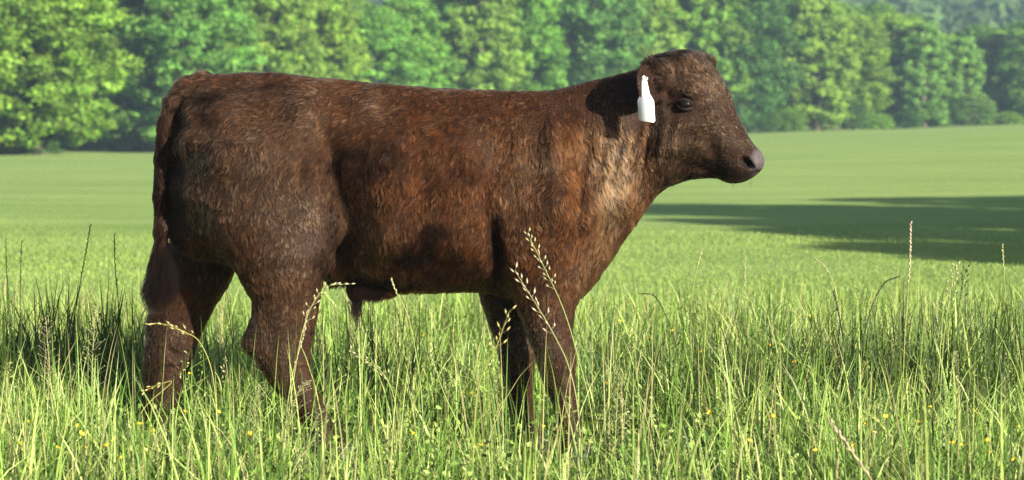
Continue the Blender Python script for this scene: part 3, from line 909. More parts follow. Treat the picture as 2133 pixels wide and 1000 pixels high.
def build_calf():
    r = np.random.default_rng(3)
    F = build_calf_mesh()
    V, Q = surface_nets(F)
    V = laplace(V, Q, 4)
    sc = V.copy()                       # unturned sculpt coordinates
    Vw = to_world(head_warp(V))
    calf = link("calf", None, label="dark brown furry calf standing sideways in tall grass with a white ear tag", category="calf")
    # orient faces outwards
    p = Vw[Q]
    nrm = np.cross(p[:, 2] - p[:, 0], p[:, 3] - p[:, 1])
    vol = (p.mean(1) * nrm).sum()
    if vol < 0:
        Q = Q[:, ::-1].copy(); nrm = -nrm
    # skin colour: dark under the coat, slate on the nose
    x, q = sc[:, 0], sc[:, 1]
    skin = np.tile(np.array([0.016, 0.0075, 0.0045]), (len(sc), 1))
    nose = (smooth(1560, 1574, x + 0.1 * (q - 335)) * smooth(372, 362, q))[:, None]
    skin = skin * (1 - nose) + np.array([0.058, 0.050, 0.052]) * nose
    inner = np.exp(-(((x - 1553) / 13) ** 2 + ((q - 338) / 11) ** 2) ** 2)[:, None]
    skin = skin * (1 - inner) + np.array([0.006, 0.004, 0.0035]) * inner
    ml = (smooth(1500, 1508, x) * np.exp(-((q - np.interp(x, [1503, 1545, 1574], [366, 365, 355])) / 4.0) ** 2))[:, None]
    skin = skin * (1 - ml) + np.array([0.006, 0.004, 0.0035]) * ml
    skin_mat = plain_mat("calf_skin", (0, 0, 0), 0.62, 0.08, 0.25, 90, 0.25, attr=True)
    body = new_mesh("body", Vw, Q, np.full(len(Q), 4), skin_mat, skin)
    link("body", body, calf)
    # hooves
    hoof_mat = plain_mat("hoof_horn", (0.035, 0.028, 0.024), 0.5, 0.4, 0.3, 40, 0.2)
    for st in (NEAR_HIND, FAR_HIND, NEAR_FORE, FAR_FORE):
        a = st[-1]
        x0 = pc(a[1], 1066.5, a[3]); y0 = a[3]
        ring = []
        for (qq, sc_, sh) in ((952, 0.98, -2), (972, 1.12, 4), (996, 1.2, 10)):
            for th in np.arange(14) / 14 * 2 * np.pi:
                ring.append((x0 + sh + (a[2] + 2) * sc_ * np.cos(th), qq, y0 + (a[4] + 2) * sc_ * np.sin(th) * (1 - 0.12 * (np.abs(np.cos(th)) > 0.95))))
        n0 = len(ring)
        Fh = [(i * 14 + k, i * 14 + (k + 1) % 14, (i + 1) * 14 + (k + 1) % 14, (i + 1) * 14 + k) for i in range(2) for k in range(14)]
        fi = np.concatenate([np.array(Fh).ravel(), np.arange(13, -1, -1), np.arange(28, 42)]); fs = [4] * 28 + [14, 14]
        W3 = to_world(np.array(ring)); W3[:, 2] = np.maximum(W3[:, 2] + 0.05, 0.002)
        link("hoof", new_mesh("hoof", W3, fi, fs, hoof_mat), calf)
    # eyes with lids
    eye_mat = NT("eye_dark")
    pe = eye_mat.n("ShaderNodeBsdfPrincipled"); pe.inputs["Base Color"].default_value = (0.004, 0.0025, 0.002, 1); pe.inputs["Roughness"].default_value = 0.10; pe.inputs["Specular IOR Level"].default_value = 0.22
    eye_mat.l(pe.outputs[0], eye_mat.out.inputs["Surface"])
    lid_mat = plain_mat("eyelid_skin", (0.007, 0.004, 0.003), 0.7, 0.12, 0.2, 120, 0.2)
    rim_mat = plain_mat("eyelid_rim", (0.008, 0.005, 0.004), 0.6, 0.2, 0.2, 120, 0.1)
    near = (np.abs(x - 1432) < 26) & (np.abs(q - 218) < 26)
    for s in (-1, 1):
        ys = sc[near & (np.sign(sc[:, 2]) == s)][:, 2]
        ysurf = s * np.percentile(np.abs(ys), 70)
        ec = (1432, 219, ysurf - s * 11.5)
        R_ = 18.5
        u, v = np.meshgrid(np.linspace(0, np.pi, 17), np.arange(24) / 24 * 2 * np.pi, indexing='ij')
        S = np.stack([ec[0] + R_ * np.sin(u) * np.cos(v), ec[1] + R_ * np.sin(u) * np.sin(v), ec[2] + R_ * np.cos(u)], -1).reshape(-1, 3)
        I = np.arange(17 * 24).reshape(17, 24)
        fq = np.stack([I[:-1], np.roll(I[:-1], -1, 1), np.roll(I[1:], -1, 1), I[1:]], -1).reshape(-1, 4)
        link("eye", new_mesh("eye", to_world(head_warp(S)), fq, np.full(len(fq), 4), eye_mat.m), calf)
        # lids: almond-shaped roll around the ball
        th = np.linspace(0, 2 * np.pi, 40, endpoint=False)
        ax_ = 18.0; up = 9.8; dn = 8.4
        tilt = math.radians(12)
        for nm, mat, grow, rad_, out in (("eyelid", lid_mat, 1.15, 3.4, -0.4), ("eyelid_rim", rim_mat, 1.0, 1.6, 1.6)):
            ex = ax_ * grow * np.cos(th); eq = np.where(np.sin(th) < 0, up, dn) * grow * np.sin(th) * (1 - 0.25 * np.abs(np.cos(th)) ** 3)
            px_ = ec[0] + ex * math.cos(tilt) - eq * math.sin(tilt); pq = ec[1] + ex * math.sin(tilt) + eq * math.cos(tilt)
            rr2 = np.clip(R_ ** 2 - (px_ - ec[0]) ** 2 - (pq - ec[1]) ** 2, 9, None)
            py_ = ec[2] + s * (np.sqrt(rr2) + out)
            ring = np.stack([px_, pq, py_], -1)
            cyc = np.concatenate([ring, ring[:1]])
            Vt, Ft = tube(cyc, np.full(41, rad_), 8)
            link(nm, new_mesh(nm, to_world(head_warp(Vt)), Ft, np.full(len(Ft), 4), mat), calf)
    # ------------- coat
    tri = np.concatenate([Q[:, [0, 1, 2]], Q[:, [0, 2, 3]]])
    A, B, Cc = Vw[tri[:, 0]], Vw[tri[:, 1]], Vw[tri[:, 2]]
    fn = np.cross(B - A, Cc - A); area = np.linalg.norm(fn, axis=1) / 2
    vn = np.zeros_like(Vw)
    for j in range(4):
        for a in range(3):
            vn[:, a] += np.bincount(Q[:, j], nrm[:, a], len(Vw))
    vn /= np.linalg.norm(vn, axis=1)[:, None] + 1e-12
    nH = 60000 if "fewhair" in QUICK else 360000
    ctr = sc[tri].mean(1)
    dens = area * (1 + 1.4 * smooth(1330, 1420, ctr[:, 0]))
    ti = r.choice(len(tri), nH, p=dens / dens.sum())
    u, v = r.random(nH), r.random(nH); m = u + v > 1; u[m] = 1 - u[m]; v[m] = 1 - v[m]
    w = 1 - u - v
    T = tri[ti]
    root = w[:, None] * Vw[T[:, 0]] + u[:, None] * Vw[T[:, 1]] + v[:, None] * Vw[T[:, 2]]
    N = w[:, None] * vn[T[:, 0]] + u[:, None] * vn[T[:, 1]] + v[:, None] * vn[T[:, 2]]
    N /= np.linalg.norm(N, axis=1)[:, None] + 1e-12
    S = w[:, None] * sc[T[:, 0]] + u[:, None] * sc[T[:, 1]] + v[:, None] * sc[T[:, 2]]
    fx = shepard([(a, b, c) for a, b, c, d in FLOW], S[:, 0], S[:, 1], 4.0, 25.0)
    fz = shepard([(a, b, d) for a, b, c, d in FLOW], S[:, 0], S[:, 1], 4.0, 25.0)
    L = shepard(LENS, S[:, 0], S[:, 1], 4.0, 12.0) / 1000.0
    keep = (L > 0.0022) & (S[:, 1] < 945) & ~((np.abs(S[:, 0] - 1432) < 17) & (np.abs(S[:, 1] - 218) < 10))
    mline = np.interp(S[:, 0], [1503, 1545, 1574], [366, 365, 355])
    keep &= ~((S[:, 0] > 1503) & (np.abs(S[:, 1] - mline) < 4.0))
    root, N, S, fx, fz, L = root[keep], N[keep], S[keep], fx[keep], fz[keep], L[keep]
    n = len(root)
    t = np.stack([fx, 0 * fx, fz], -1)
    t -= (t * N).sum(1)[:, None] * N
    t += np.array([-0.15, 0, -0.2]) * (np.linalg.norm(t, axis=1) < 0.35)[:, None]
    t /= np.linalg.norm(t, axis=1)[:, None] + 1e-9
    b = np.cross(N, t)
    Pm = S / 680.0
    ang = 0.55 * vnoise(Pm * 22, 41) + 0.45 * vnoise(Pm * 55, 42) + 0.30 * vnoise(Pm * 130, 43) + 0.12 * r.normal(size=n)
    t2 = t * np.cos(ang)[:, None] + b * np.sin(ang)[:, None]
    lift = np.clip(0.42 + 0.28 * vnoise(Pm * 40 + 7, 44) + 0.18 * vnoise(Pm * 110 + 3, 45) + 0.08 * r.normal(size=n), 0.10, 1.0)
    lift = np.where(S[:, 0] > 1430, lift * 0.9, lift)
    lift = np.where((S[:, 1] < 150) & (S[:, 0] > 1360) & (S[:, 0] < 1470), lift + 0.35, lift)
    L = L * (0.7 + 0.5 * r.random(n)) * (1 + 0.25 * vnoise(Pm * 30 + 2, 46))
    k = 5
    pts = np.zeros((n, k, 3)); rad = np.zeros((n, k))
    for j in range(k):
        s = j / (k - 1)
        el = lift * (1 - 0.75 * s)
        along = s * (1 - 0.06 * s)
        curl = 0.10 * np.sin(s * 4.0 + 6.28 * vnoise(Pm * 30, 47)) * s
        pts[:, j] = root - N * 0.001 + t2 * (L * along * np.cos(lift * 0.8))[:, None] + N * (L * (np.sin(lift) * s * (1 - 0.55 * s)))[:, None] + np.cross(N, t2) * (L * curl)[:, None]
        rad[:, j] = 0.00078 * (1 - 0.8 * s ** 1.5)
    # strands draw together towards their tips in small locks
    cell = np.floor(Pm * 100 + 0.45 * np.stack([vnoise(Pm * 60, 51), vnoise(Pm * 60, 52), vnoise(Pm * 60, 53)], -1)).astype(np.int64)
    key = cell[:, 0] * 4000003 + cell[:, 1] * 2003 + cell[:, 2]
    _, inv = np.unique(key, return_inverse=True)
    cntc = np.bincount(inv)[:, None]
    for j in range(2, k):
        f = 0.66 * (j / (k - 1)) ** 1.3
        mean = np.stack([np.bincount(inv, pts[:, j, a]) for a in range(3)], -1) / cntc
        pts[:, j] = pts[:, j] * (1 - f) + mean[inv] * f
    hm = hair_material("coat_hair")
    lk = r.normal(size=int(inv.max()) + 1)[inv][:, None]
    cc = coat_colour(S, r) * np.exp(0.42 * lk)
    bleach = np.clip(0.18 * lk, 0, 0.5)                       # paler locks are also less red
    lum = cc @ np.array([0.4, 0.4, 0.2])
    cc = cc * (1 - bleach) + lum[:, None] * np.array([1.55, 0.95, 0.60]) * bleach
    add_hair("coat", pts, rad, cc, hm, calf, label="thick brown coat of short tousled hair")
    # tail switch
    ns = 4200
    a0 = r.random(ns)
    q0 = 450 + 140 * a0
    x0 = np.interp(q0, [440, 480, 545, 600], [338, 338, 334, 330]); y0 = np.interp(q0, [440, 600], [-9, -14])
    th = r.random(ns) * 6.283
    rr0 = 10 * np.sqrt(r.random(ns))
    lock = np.floor(th * 5 + 4 * a0 + 2 * vnoise(np.stack([th * 2, a0 * 5, 0 * th], -1), 60))
    lr = np.sin(lock * 12.9898) * 43758.5453; lr = lr - np.floor(lr)
    end = 575 + 75 * np.clip(0.55 * lr + 0.45 * r.random(ns) + 0.25 * a0, 0, 1.05)
    Lq = np.maximum(end - q0, 25)
    spread = (31 * np.sqrt(r.random(ns)) + 5) * (1.1 - 0.35 * lr)
    k = 8; pts = np.zeros((ns, k, 3)); rad = np.zeros((ns, k))
    for j in range(k):
        s = j / (k - 1)
        qq = q0 + Lq * s
        env = np.interp(qq, [450, 500, 560, 600, 640, 660], [0.35, 0.55, 1.0, 1.05, 0.72, 0.45])
        rad_r = (rr0 + (spread - rr0) * s ** 0.6) * env
        wave = (6.0 * np.sin(s * 6 + lr * 20) + 2.5 * np.sin(s * 15 + lr * 50)) * s
        xx = x0 + np.cos(th) * rad_r - 2 * s + wave
        yy = y0 + np.sin(th) * rad_r * 0.8 + 0.6 * wave
        pts[:, j] = to_world(np.stack([xx, qq, yy], -1)); rad[:, j] = 0.0009 * (1 - 0.75 * s)
    csw = np.array([0.011, 0.0058, 0.0037]) * np.exp(0.3 * r.normal(size=(ns, 1)) + 1.5 * (lr - 0.5)[:, None])
    add_hair("tail_switch", pts, rad, np.clip(csw, 0.002, 0.4), hm, calf, label="dark brush of long hair at the tail's end")
    # whiskers on the chin and lashes over the eyes
    def bristles(name, b0, d0, L0, rad0, sag):
        m = len(b0); kk = 5; pp = np.zeros((m, kk, 3)); rr_ = np.zeros((m, kk))
        for j in range(kk):
            s = j / (kk - 1)
            P = b0 + d0 * (L0 * s)[:, None]; P[:, 1] += sag * L0 * s * s
            pp[:, j] = to_world(head_warp(P)); rr_[:, j] = rad0 * (1 - 0.7 * s)
        add_hair(name, pp, rr_, np.tile([0.03, 0.02, 0.014], (m, 1)), hm, calf)
    m = 30
    sd_ = r.choice([-1, 1], m)
    b0 = np.stack([r.uniform(1500, 1560, m), r.uniform(352, 379, m), sd_ * r.uniform(18, 40, m)], -1)
    d0 = np.stack([r.normal(size=m) * 0.3, np.full(m, 0.8), sd_ * 0.5], -1)
    bristles("whiskers", b0, d0, r.uniform(8, 22, m), 0.0004, 0.2)
    for sg in (-1, 1):
        yy_ = sc[near & (np.sign(sc[:, 2]) == sg)][:, 2]; ye = sg * np.percentile(np.abs(yy_), 70)
        m = 34; tt = np.linspace(-1, 1, m)
        b0 = np.stack([1432 + 17 * tt, 209 + 4 * tt ** 2 + 3 * tt, np.full(m, ye + sg * 5.0)], -1)
        d0 = np.stack([0.5 * tt + 0.2, np.full(m, -0.1), np.full(m, sg * 0.9)], -1)
        bristles("eyelashes", b0, d0, r.uniform(9, 15, m), 0.0005, 0.5)
    # sheath tuft
    ns = 110
    k = 5; pts = np.zeros((ns, k, 3)); rad = np.zeros((ns, k))
    b0 = np.stack([742 + 9 * r.normal(size=ns), 622 + 8 * r.random(ns), 8 * r.normal(size=ns)], -1)
    LL = 25 + 50 * r.random(ns) ** 2
    for j in range(k):
        s = j / (k - 1)
        P = b0.copy(); P[:, 1] += LL * s; P[:, 0] += (745 - b0[:, 0]) * 0.6 * s + 5 * np.sin(3 * s + b0[:, 2])
        pts[:, j] = to_world(P); rad[:, j] = 0.0008 * (1 - 0.7 * s)
    add_hair("belly_tuft", pts, rad, np.tile([0.010, 0.006, 0.0045], (ns, 1)), hm, calf)
    # ------------- ear tag: white plastic, hanging from the near ear
    tag_mat = plain_mat("tag_plastic", (0.72, 0.72, 0.73), 0.35, 0.5, 0.02, 60)
    out = [(-4, 163), (0, 160), (4, 163), (8, 188), (9, 196), (17, 212), (17, 252), (14, 256), (-13, 252), (-16, 248), (-16, 211), (-8, 196), (-7, 188)]
    tip = head_warp(np.array([[1352, 168, -112.0]]))[0]
    yt = tip[2] - 36
    fv = []
    for dy in (0, 2.2):
        for (a, b_) in out:
            fv.append((1334 + a + 0.06 * (b_ - 160), b_, yt + dy - 0.05 * (b_ - 160) + 0.0 * a))
    n0 = len(out)
    fi = list(range(n0)) + list(range(2 * n0 - 1, n0 - 1, -1)); fs = [n0, n0]
    for i in range(n0):
        fi += [i, n0 + i, n0 + (i + 1) % n0, (i + 1) % n0]; fs.append(4)
    tag = link("ear_tag", new_mesh("ear_tag", to_world(np.array(fv)), fi, fs, tag_mat, smooth_shade=False), calf, label="blank white plastic ear tag")
    st, sf = tube(to_world(np.array([(1336, 166, yt - 3), (1337, 166, yt + 6), (1340, 166, yt + 30)])), [0.006, 0.005, 0.006], 10)
    link("tag_stud", new_mesh("tag_stud", st, sf, np.full(len(sf), 4), tag_mat), tag)
    return calf


if "nocalf" not in QUICK:
    build_calf()

# ------------------------------------------------------------------ coarse tufts coloured dark for shade, seed-headed stems, buttercups
def build_shade_tufts():
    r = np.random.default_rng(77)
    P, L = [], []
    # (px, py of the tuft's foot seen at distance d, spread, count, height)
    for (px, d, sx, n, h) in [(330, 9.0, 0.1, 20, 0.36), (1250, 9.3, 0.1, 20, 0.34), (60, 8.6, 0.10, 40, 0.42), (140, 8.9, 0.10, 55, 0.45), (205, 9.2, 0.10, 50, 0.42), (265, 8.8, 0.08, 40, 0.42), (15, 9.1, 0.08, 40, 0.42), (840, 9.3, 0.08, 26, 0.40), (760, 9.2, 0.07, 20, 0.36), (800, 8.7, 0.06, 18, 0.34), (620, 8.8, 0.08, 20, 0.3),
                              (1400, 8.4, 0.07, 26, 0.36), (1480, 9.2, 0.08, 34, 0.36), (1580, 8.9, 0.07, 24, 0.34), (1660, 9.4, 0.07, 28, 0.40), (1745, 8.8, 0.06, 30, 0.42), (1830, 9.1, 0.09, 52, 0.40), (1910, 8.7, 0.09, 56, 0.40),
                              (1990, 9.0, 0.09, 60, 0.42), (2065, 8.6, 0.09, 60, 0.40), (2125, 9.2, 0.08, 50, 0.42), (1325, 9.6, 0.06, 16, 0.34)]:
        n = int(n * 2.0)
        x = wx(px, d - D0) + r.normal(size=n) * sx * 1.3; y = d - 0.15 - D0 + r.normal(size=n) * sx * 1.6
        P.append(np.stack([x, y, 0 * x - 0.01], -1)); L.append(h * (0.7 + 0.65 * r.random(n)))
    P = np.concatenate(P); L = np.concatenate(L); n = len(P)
    col = np.array([0.034, 0.056, 0.012]) * (0.7 + 0.7 * r.random((n, 1)))  # dark blade colour stands in for shadow on the grass
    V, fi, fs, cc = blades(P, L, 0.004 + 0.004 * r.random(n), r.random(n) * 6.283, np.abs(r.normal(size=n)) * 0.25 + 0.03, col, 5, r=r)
    link("shade_tufts", new_mesh("shade_tufts", V, fi, fs, grass_mat, cc), kind="stuff", label="coarse grass clumps coloured dark for shade in the pale meadow grass", category="grass")


def spikelet(p, d, ln, wd):
    """slim eight-faced grain from p along d"""
    d = d / np.linalg.norm(d)
    a = np.cross(d, [0.3, 0.8, 0.5]); a /= np.linalg.norm(a); b = np.cross(d, a)
    m = p + d * ln * 0.42
    V = np.array([p, m + a * wd, m + b * wd, m - a * wd, m - b * wd, p + d * ln])
    F = np.array([(0, 2, 1), (0, 3, 2), (0, 4, 3), (0, 1, 4), (5, 1, 2), (5, 2, 3), (5, 3, 4), (5, 4, 1)])
    return V, F


def catmull(P, n):
    P = np.asarray(P, float)
    P = np.concatenate([[2 * P[0] - P[1]], P, [2 * P[-1] - P[-2]]])
    out = []
    m = len(P) - 3
    for t in np.linspace(0, m - 1e-6, n):
        i = int(t); f = t - i
        p0, p1, p2, p3 = P[i:i + 4]
        out.append(0.5 * (2 * p1 + (p2 - p0) * f + (2 * p0 - 5 * p1 + 4 * p2 - p3) * f * f + (3 * p1 - p0 - 3 * p2 + p3) * f ** 3))
    return np.array(out)


STEM_COL = {"pale": ((0.235, 0.275, 0.085), (0.36, 0.34, 0.19)), "dark": ((0.026, 0.042, 0.016), (0.032, 0.034, 0.018)), "gold": ((0.26, 0.25, 0.07), (0.42, 0.34, 0.13)), "rosy": ((0.24, 0.26, 0.10), (0.46, 0.36, 0.26)), "green": ((0.16, 0.22, 0.05), (0.20, 0.24, 0.07))}


def grass_stem(path, y, tone, style, label, frac=0.33, ns=24, ln=0.017, thick=0.0020):
    """path: tip first, in photo pixels, at depth y"""
    r = np.random.default_rng(int(path[0][0] * 7 + path[0][1]))
    pts = np.array([pix(a, b, y) for a, b in path])
    last = pts[-1].copy(); drop = last[2] + 0.02
    if drop > 0.03:
        pts = np.concatenate([pts, [[last[0] + (last[0] - pts[-2][0]) * 0.5, last[1], -0.02]]])
    pts[:, 1] += np.linspace(0, 1, len(pts)) ** 2 * r.uniform(-0.06, 0.06)
    line = catmull(pts, 26)
    sc_, hc_ = STEM_COL[tone]
    e = link("seed_stem", None, label=label, category="grass stem", group="seed-headed grass stems")
    base = line[-1].copy(); e.location = base
    line = line - base
    rad = np.interp(np.arange(26), [0, 8, 25], [thick * 0.35, thick * 0.7, thick])
    V, F = tube(line, rad, 5)
    link("stem", new_mesh("stem", V, F, np.full(len(F), 4), grass_mat, np.tile(sc_, (len(V), 1))), e)
    allV, allF, off = [], [], 0
    m = int(26 * frac) + 2
    for k in range(ns):
        t = (k + 0.3 * r.random()) / ns * (m - 1)
        i = int(t); f = t - i
        p = line[i] * (1 - f) + line[i + 1] * f
        up = line[max(i - 1, 0)] - line[i + 1]; up = up / (np.linalg.norm(up) + 1e-9)
        side = np.array([np.cos(k * 2.4), np.sin(k * 2.4) * 0.8, 0.1])
        if style == "spike":
            d = up + side * 0.30; s = p; L_ = ln * 0.75; W_ = 0.0024
        elif style == "brome":
            out = 0.010 + 0.022 * (k / ns)
            d = up * 0.8 + side * 0.55; s = p + side * out * 0.5 + up * 0.006; L_ = ln; W_ = 0.0030
        else:
            out = (0.012 + 0.05 * (k / ns)) * r.random()
            d = up * 0.6 + side * 0.8 - np.array([0, 0, 0.3]); s = p + side * out + up * out * 0.7; L_ = ln * 0.5; W_ = 0.0015
        if style != "spike":
            V, F = tube([p, (p + s) / 2 + up * 0.002, s + d / np.linalg.norm(d) * 0.002], [0.0005] * 3, 3)
            F = np.concatenate([F[:, [0, 1, 2]], F[:, [0, 2, 3]]])
            allV.append(V); allF.append(F + off); off += len(V)
        V, F = spikelet(s, d, L_ * r.uniform(0.75, 1.2), W_)
        allV.append(V); allF.append(F + off); off += len(V)
    V = np.concatenate(allV); F = np.concatenate(allF)
    cc = np.array(hc_) * np.repeat(r.uniform(0.8, 1.2, len(V))[:, None], 3, 1)
    link("seed_head", new_mesh("seed_head", V, F, np.full(len(F), 3), grass_mat, cc, False), e, kind="stuff")


def build_stems():
    S = grass_stem
    S([(188, 472), (178, 530), (165, 600), (150, 700), (140, 820)], 0.75, "dark", "spike", "tall dark grass spike left of the calf's tail, the taller of two")
    S([(238, 492), (240, 560), (250, 680), (255, 800)], 0.7, "dark", "spike", "dark upright grass spike standing just left of the calf's tail")
    S([(1100, 488), (1135, 560), (1172, 640), (1200, 730), (1232, 860)], -0.50, "pale", "brome", "long pale grass panicle crossing the calf's near shoulder and foreleg", ns=26, frac=0.30)
    S([(1073, 565), (1108, 620), (1150, 690), (1185, 765), (1205, 870)], -1.0, "rosy", "brome", "blurred pinkish grass panicle in front of the calf's near foreleg", ns=18, frac=0.4, ln=0.020)
    S([(1060, 650), (1035, 720), (1010, 770), (990, 850)], -1.4, "gold", "brome", "blurred golden grass head in front of the calf's far foreleg", ns=10, frac=0.3)
    S([(1897, 468), (1895, 560), (1886, 700), (1882, 860)], -0.1, "rosy", "spike", "tall straw-coloured grass spike rising into the meadow shadow on the right", ns=34, frac=0.3)
    S([(1737, 610), (1752, 680), (1765, 760), (1775, 850)], 0.2, "dark", "spike", "dark leaning grass spike right of the calf, left of the straw-coloured spike", ns=34)
    S([(1868, 578), (1842, 590), (1815, 640), (1795, 720), (1785, 800)], 0.5, "dark", "spike", "dark grass stem with its tip nodding to the right")
    S([(1990, 555), (1978, 620), (1966, 720), (1960, 860)], 0.0, "pale", "brome", "pale open grass panicle near the right edge below the meadow shadow", ns=20)
    S([(722, 592), (680, 598), (648, 640), (628, 700), (612, 790), (600, 880)], -0.55, "pale", "brome", "pale grass panicle nodding right across the near hind leg", ns=22, frac=0.4, ln=0.016)
    S([(640, 650), (632, 700), (610, 780), (598, 870)], -0.5, "rosy", "spike", "straight pinkish grass head in front of the near hind hock", ns=22, frac=0.5)
    S([(312, 676), (345, 676), (385, 692), (415, 712), (440, 770), (450, 860)], -0.6, "gold", "brome", "golden grass panicle lying across the far hind hock", ns=18, frac=0.42, ln=0.020)
    S([(300, 815), (330, 802), (357, 797), (300, 850), (285, 900)], -0.6, "gold", "brome", "small golden grass tip below the far hind hock", ns=8, frac=0.3)
    S([(732, 732), (775, 760), (805, 790), (825, 860)], -0.7, "pale", "brome", "pale grass panicle drooping left below the calf's belly", ns=16, frac=0.5)
    S([(816, 585), (826, 610), (850, 660), (870, 760), (880, 860)], -0.7, "pale", "spike", "pale grass tip touching the calf's belly line", ns=10, frac=0.2)
    S([(1335, 612), (1365, 618), (1390, 665), (1412, 730), (1430, 810)], 0.3, "dark", "spike", "dark nodding grass spike right of the calf's brisket", ns=20)
    S([(1700, 540), (1722, 560), (1742, 610), (1760, 720)], 1.4, "pale", "spike", "faint pale grass spike curving below the left end of the broad shadow", ns=20)
    S([(1552, 540), (1552, 620), (1560, 740)], 1.6, "pale", "spike", "faint pale upright grass spike below the calf's muzzle", ns=18)
    S([(1462, 522), (1452, 560), (1440, 640)], 1.8, "pale", "spike", "faint pale grass spike between brisket and muzzle", ns=16)
    S([(2088, 512), (2092, 570), (2100, 700)], 1.0, "pale", "spike", "short pale grass spike at the far right under the shadow", ns=16)
    S([(2012, 560), (2000, 620), (1990, 740)], 0.9, "dark", "brome", "dark open grass panicle at the right beside the pale one", ns=14)
    S([(12, 500), (14, 580), (22, 700)], 1.2, "pale", "spike", "pale grass spike at the left edge of the picture", ns=18)
    S([(45, 505), (42, 590), (40, 700)], 1.0, "pale", "spike", "pale grass spike second from the left edge", ns=18)
    S([(1918, 775), (1925, 850), (1930, 960), (1935, 1080)], -2.1, "green", "spike", "thick blurred green stem in the foreground at the right", ns=40, frac=0.5, ln=0.03, thick=0.006)
    S([(1735, 885), (1780, 950), (1830, 1040)], -2.3, "rosy", "spike", "blurred pale grass head slanting in the right foreground", ns=30, frac=0.7, ln=0.03, thick=0.004)
    S([(1468, 880), (1440, 960), (1420, 1080)], -2.2, "green", "spike", "blurred bluish green blade in the foreground below the muzzle", ns=8, frac=0.2, thick=0.006)
    S([(895, 735), (925, 820), (960, 900), (985, 990)], -0.8, "pale", "spike", "long pale bare stem leaning left below the belly", ns=6, frac=0.15, thick=0.0026)
    S([(690, 845), (660, 870), (640, 930), (630, 1000)], -0.9, "pale", "open", "fine open grass panicle in front of the near hind foot", ns=60, frac=0.7, ln=0.012)
    S([(540, 800), (530, 860), (525, 960)], -0.8, "pale", "open", "fine airy grass panicle between the hind legs", ns=60, frac=0.7, ln=0.012)
    S([(640, 795), (615, 830), (600, 900)], -0.8, "pale", "open", "fine airy grass panicle just left of the near hind cannon", ns=50, frac=0.7, ln=0.012)
    S([(200, 640), (195, 700), (190, 800)], -0.4, "pale", "open", "fine airy grass panicle among the dark blades at the left", ns=60, frac=0.7, ln=0.012)
    S([(95, 660), (100, 740), (105, 840)], -0.5, "rosy", "open", "fine pinkish grass panicle near the left edge", ns=50, frac=0.7, ln=0.012)
    S([(1290, 770), (1285, 840), (1280, 940)], -0.8, "pale", "open", "fine airy grass panicle right of the near forefoot", ns=60, frac=0.7, ln=0.012)
    S([(1500, 720), (1510, 800), (1515, 900)], -0.4, "pale", "open", "fine airy grass panicle below the muzzle", ns=60, frac=0.7, ln=0.012)


def build_seeded_mass():
    """uncountable fine panicles through the sward"""
    r = np.random.default_rng(91)
    n = 190
    x, y = wedge_points(n, 6.3, 13.0, 0.6, r)
    H = (0.26 + 0.16 * r.random(n)) * (1 - 0.4 * smooth(10.5, 13, y + D0))
    per = 26
    ids = np.repeat(np.arange(n), per)
    k = np.tile(np.arange(per), n) / per
    ang = r.random(n * per) * 6.283
    rad = 0.022 * (0.25 + k) * r.random(n * per) ** 0.6
    P = np.stack([x[ids] + np.cos(ang) * rad, y[ids] + np.sin(ang) * rad, H[ids] * (1 - 0.30 * k)], -1)
    N = r.normal(size=(n * per, 3)); N /= np.linalg.norm(N, axis=1)[:, None]
    v, q = leaf_quads(P, N, 0.0035 + 0.003 * r.random(n * per), r, 0.4)
    col = np.array([[0.24, 0.29, 0.09], [0.19, 0.25, 0.06], [0.28, 0.28, 0.13]])[r.integers(0, 3, n)][ids]
    V2, fi2, fs2, c2 = blades(np.stack([x, y, 0 * x], -1), H, np.full(n, 0.0018), r.random(n) * 6.283, np.full(n, 0.03), np.tile([0.2, 0.25, 0.07], (n, 1)), 3, r=r)
    V = np.concatenate([v, V2]); fi = np.concatenate([q.ravel(), fi2 + len(v)]); fs = np.concatenate([np.full(len(q), 4), fs2])
    cc = np.concatenate([np.repeat(col, 4, 0), c2])
    link("seeding_grass", new_mesh("seeding_grass", V, fi, fs, grass_mat, cc, False), kind="stuff", label="fine seeding grass heads mixed through the meadow grass", category="grass")


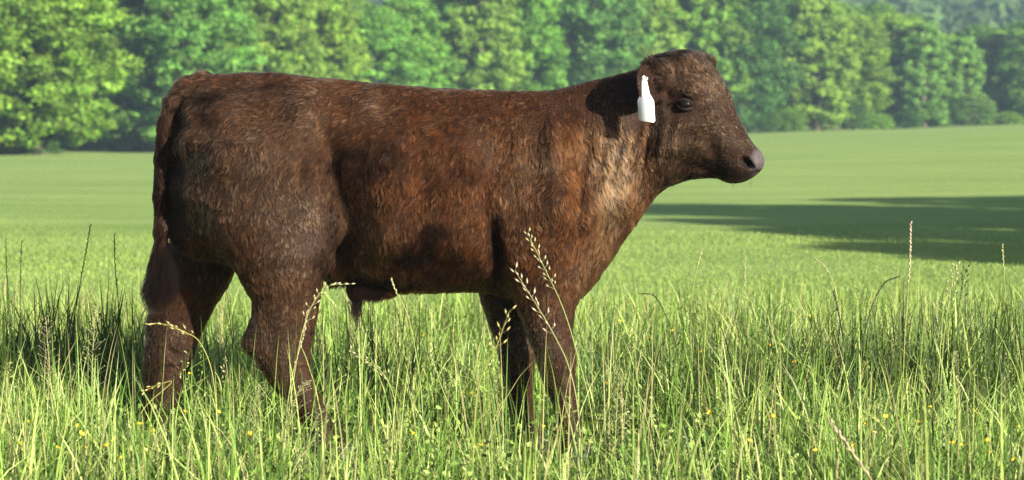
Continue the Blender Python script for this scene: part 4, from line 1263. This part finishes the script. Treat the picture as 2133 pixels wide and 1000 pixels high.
def build_buttercups():
    r = np.random.default_rng(17)
    pet = plain_mat("buttercup_petal", (0.66, 0.46, 0.03), 0.35, 0.5, 0.1, 200)
    V, F = [], []
    for k in range(5):                    # five rounded, cupped petals
        a = k * 2 * np.pi / 5
        c, s_ = np.cos(a), np.sin(a)
        loc = [(0.001, 0, 0), (0.006, 0.005, 0.002), (0.011, 0.0045, 0.005), (0.0125, 0, 0.006), (0.011, -0.0045, 0.005), (0.006, -0.005, 0.002)]
        o = len(V)
        V += [(u * c - v * s_, u * s_ + v * c, w) for u, v, w in loc]
        F.append([o + i for i in range(6)])
    bl = new_mesh("blossom", np.array(V), np.array(F).ravel(), [6] * 5, pet, smooth_shade=False)
    Vs, Fs = tube([(0, 0, -0.20), (0.006, 0.003, -0.1), (0, 0, 0)], [0.0012, 0.001, 0.001], 5)
    stk = new_mesh("stalk", Vs, Fs, np.full(len(Fs), 4), grass_mat, np.tile([0.12, 0.18, 0.04], (len(Vs), 1)))
    spots = [(168, 905), (178, 935), (160, 890), (237, 918), (222, 930), (290, 885), (303, 940), (318, 900), (250, 955), (120, 935), (95, 910), (40, 925), (60, 880), (395, 780), (455, 860), (520, 905), (560, 800), (385, 860),
             (880, 700), (905, 660), (945, 690), (950, 640), (980, 820), (860, 905), (1000, 930), (1130, 890), (1260, 800), (1330, 770), (1290, 670), (1350, 705), (1400, 690), (1460, 735), (1500, 690), (1560, 760), (1575, 665), (1620, 640), (1655, 700),
             (1686, 660), (1712, 745), (1725, 652), (1752, 657), (1760, 690), (1790, 720), (1655, 755), (1600, 720), (1840, 700), (1900, 690), (1960, 720), (2060, 735), (2100, 700), (1800, 885), (1815, 900), (1845, 870), (1912, 880), (1920, 960), (1985, 925), (2005, 930),
             (2055, 920), (2060, 945), (2110, 960), (2120, 890), (1700, 940), (1560, 920), (1480, 860), (1940, 850), (1780, 930), (2030, 860), (1610, 870)]
    def zone(px, py):
        if px < 460: return "left of and below the far hind leg"
        if px < 1140: return "between the calf's legs"
        if py > 840: return "in the near grass right of the calf"
        return "in the farther grass right of the calf"
    spots.sort(); seen = {}
    for i, (px, py) in enumerate(spots):
        zn = zone(px, py); seen[zn] = seen.get(zn, 0) + 1
        z = 0.18 + 0.08 * r.random()
        d = FPX * (CAMH - z) / (py - 270)
        e = link("buttercup", None, label=f"small yellow buttercup, {ORD[seen[zn] - 1]} from the left {zn}", category="flower", group="buttercups in the grass")
        e.location = (wx(px, d - D0), d - D0, z)
        e.rotation_euler = (r.normal() * 0.35 + 0.45, r.normal() * 0.35, r.random() * 6.28)
        s_ = r.uniform(0.5, 0.75); e.scale = (s_, s_, 1.0)
        link("blossom", bl, e); link("stalk", stk, e)


if "nograss" not in QUICK:
    build_shade_tufts()
    build_stems()
    build_seeded_mass()
    build_buttercups()

# ------------------------------------------------------------------ haze
def build_haze():
    t = NT("haze_air")
    v = t.n("ShaderNodeVolumePrincipled")
    v.inputs["Color"].default_value = (0.55, 0.77, 1.0, 1)
    v.inputs["Density"].default_value = 0.00045
    v.inputs["Anisotropy"].default_value = 0.0
    t.l(v.outputs[0], t.out.inputs["Volume"])
    x0, x1, y0, y1, z0, z1 = -420, 420, -70, 1000, -2, 125
    co = [(x, y, z) for x in (x0, x1) for y in (y0, y1) for z in (z0, z1)]
    fi = [0, 1, 3, 2, 4, 6, 7, 5, 0, 4, 5, 1, 2, 3, 7, 6, 0, 2, 6, 4, 1, 5, 7, 3]
    link("haze", new_mesh("haze", co, fi, [4] * 6, t.m, smooth_shade=False), kind="stuff", label="thin blue morning haze over the meadow and wood", category="haze")


if "nohaze" not in QUICK:
    build_haze()
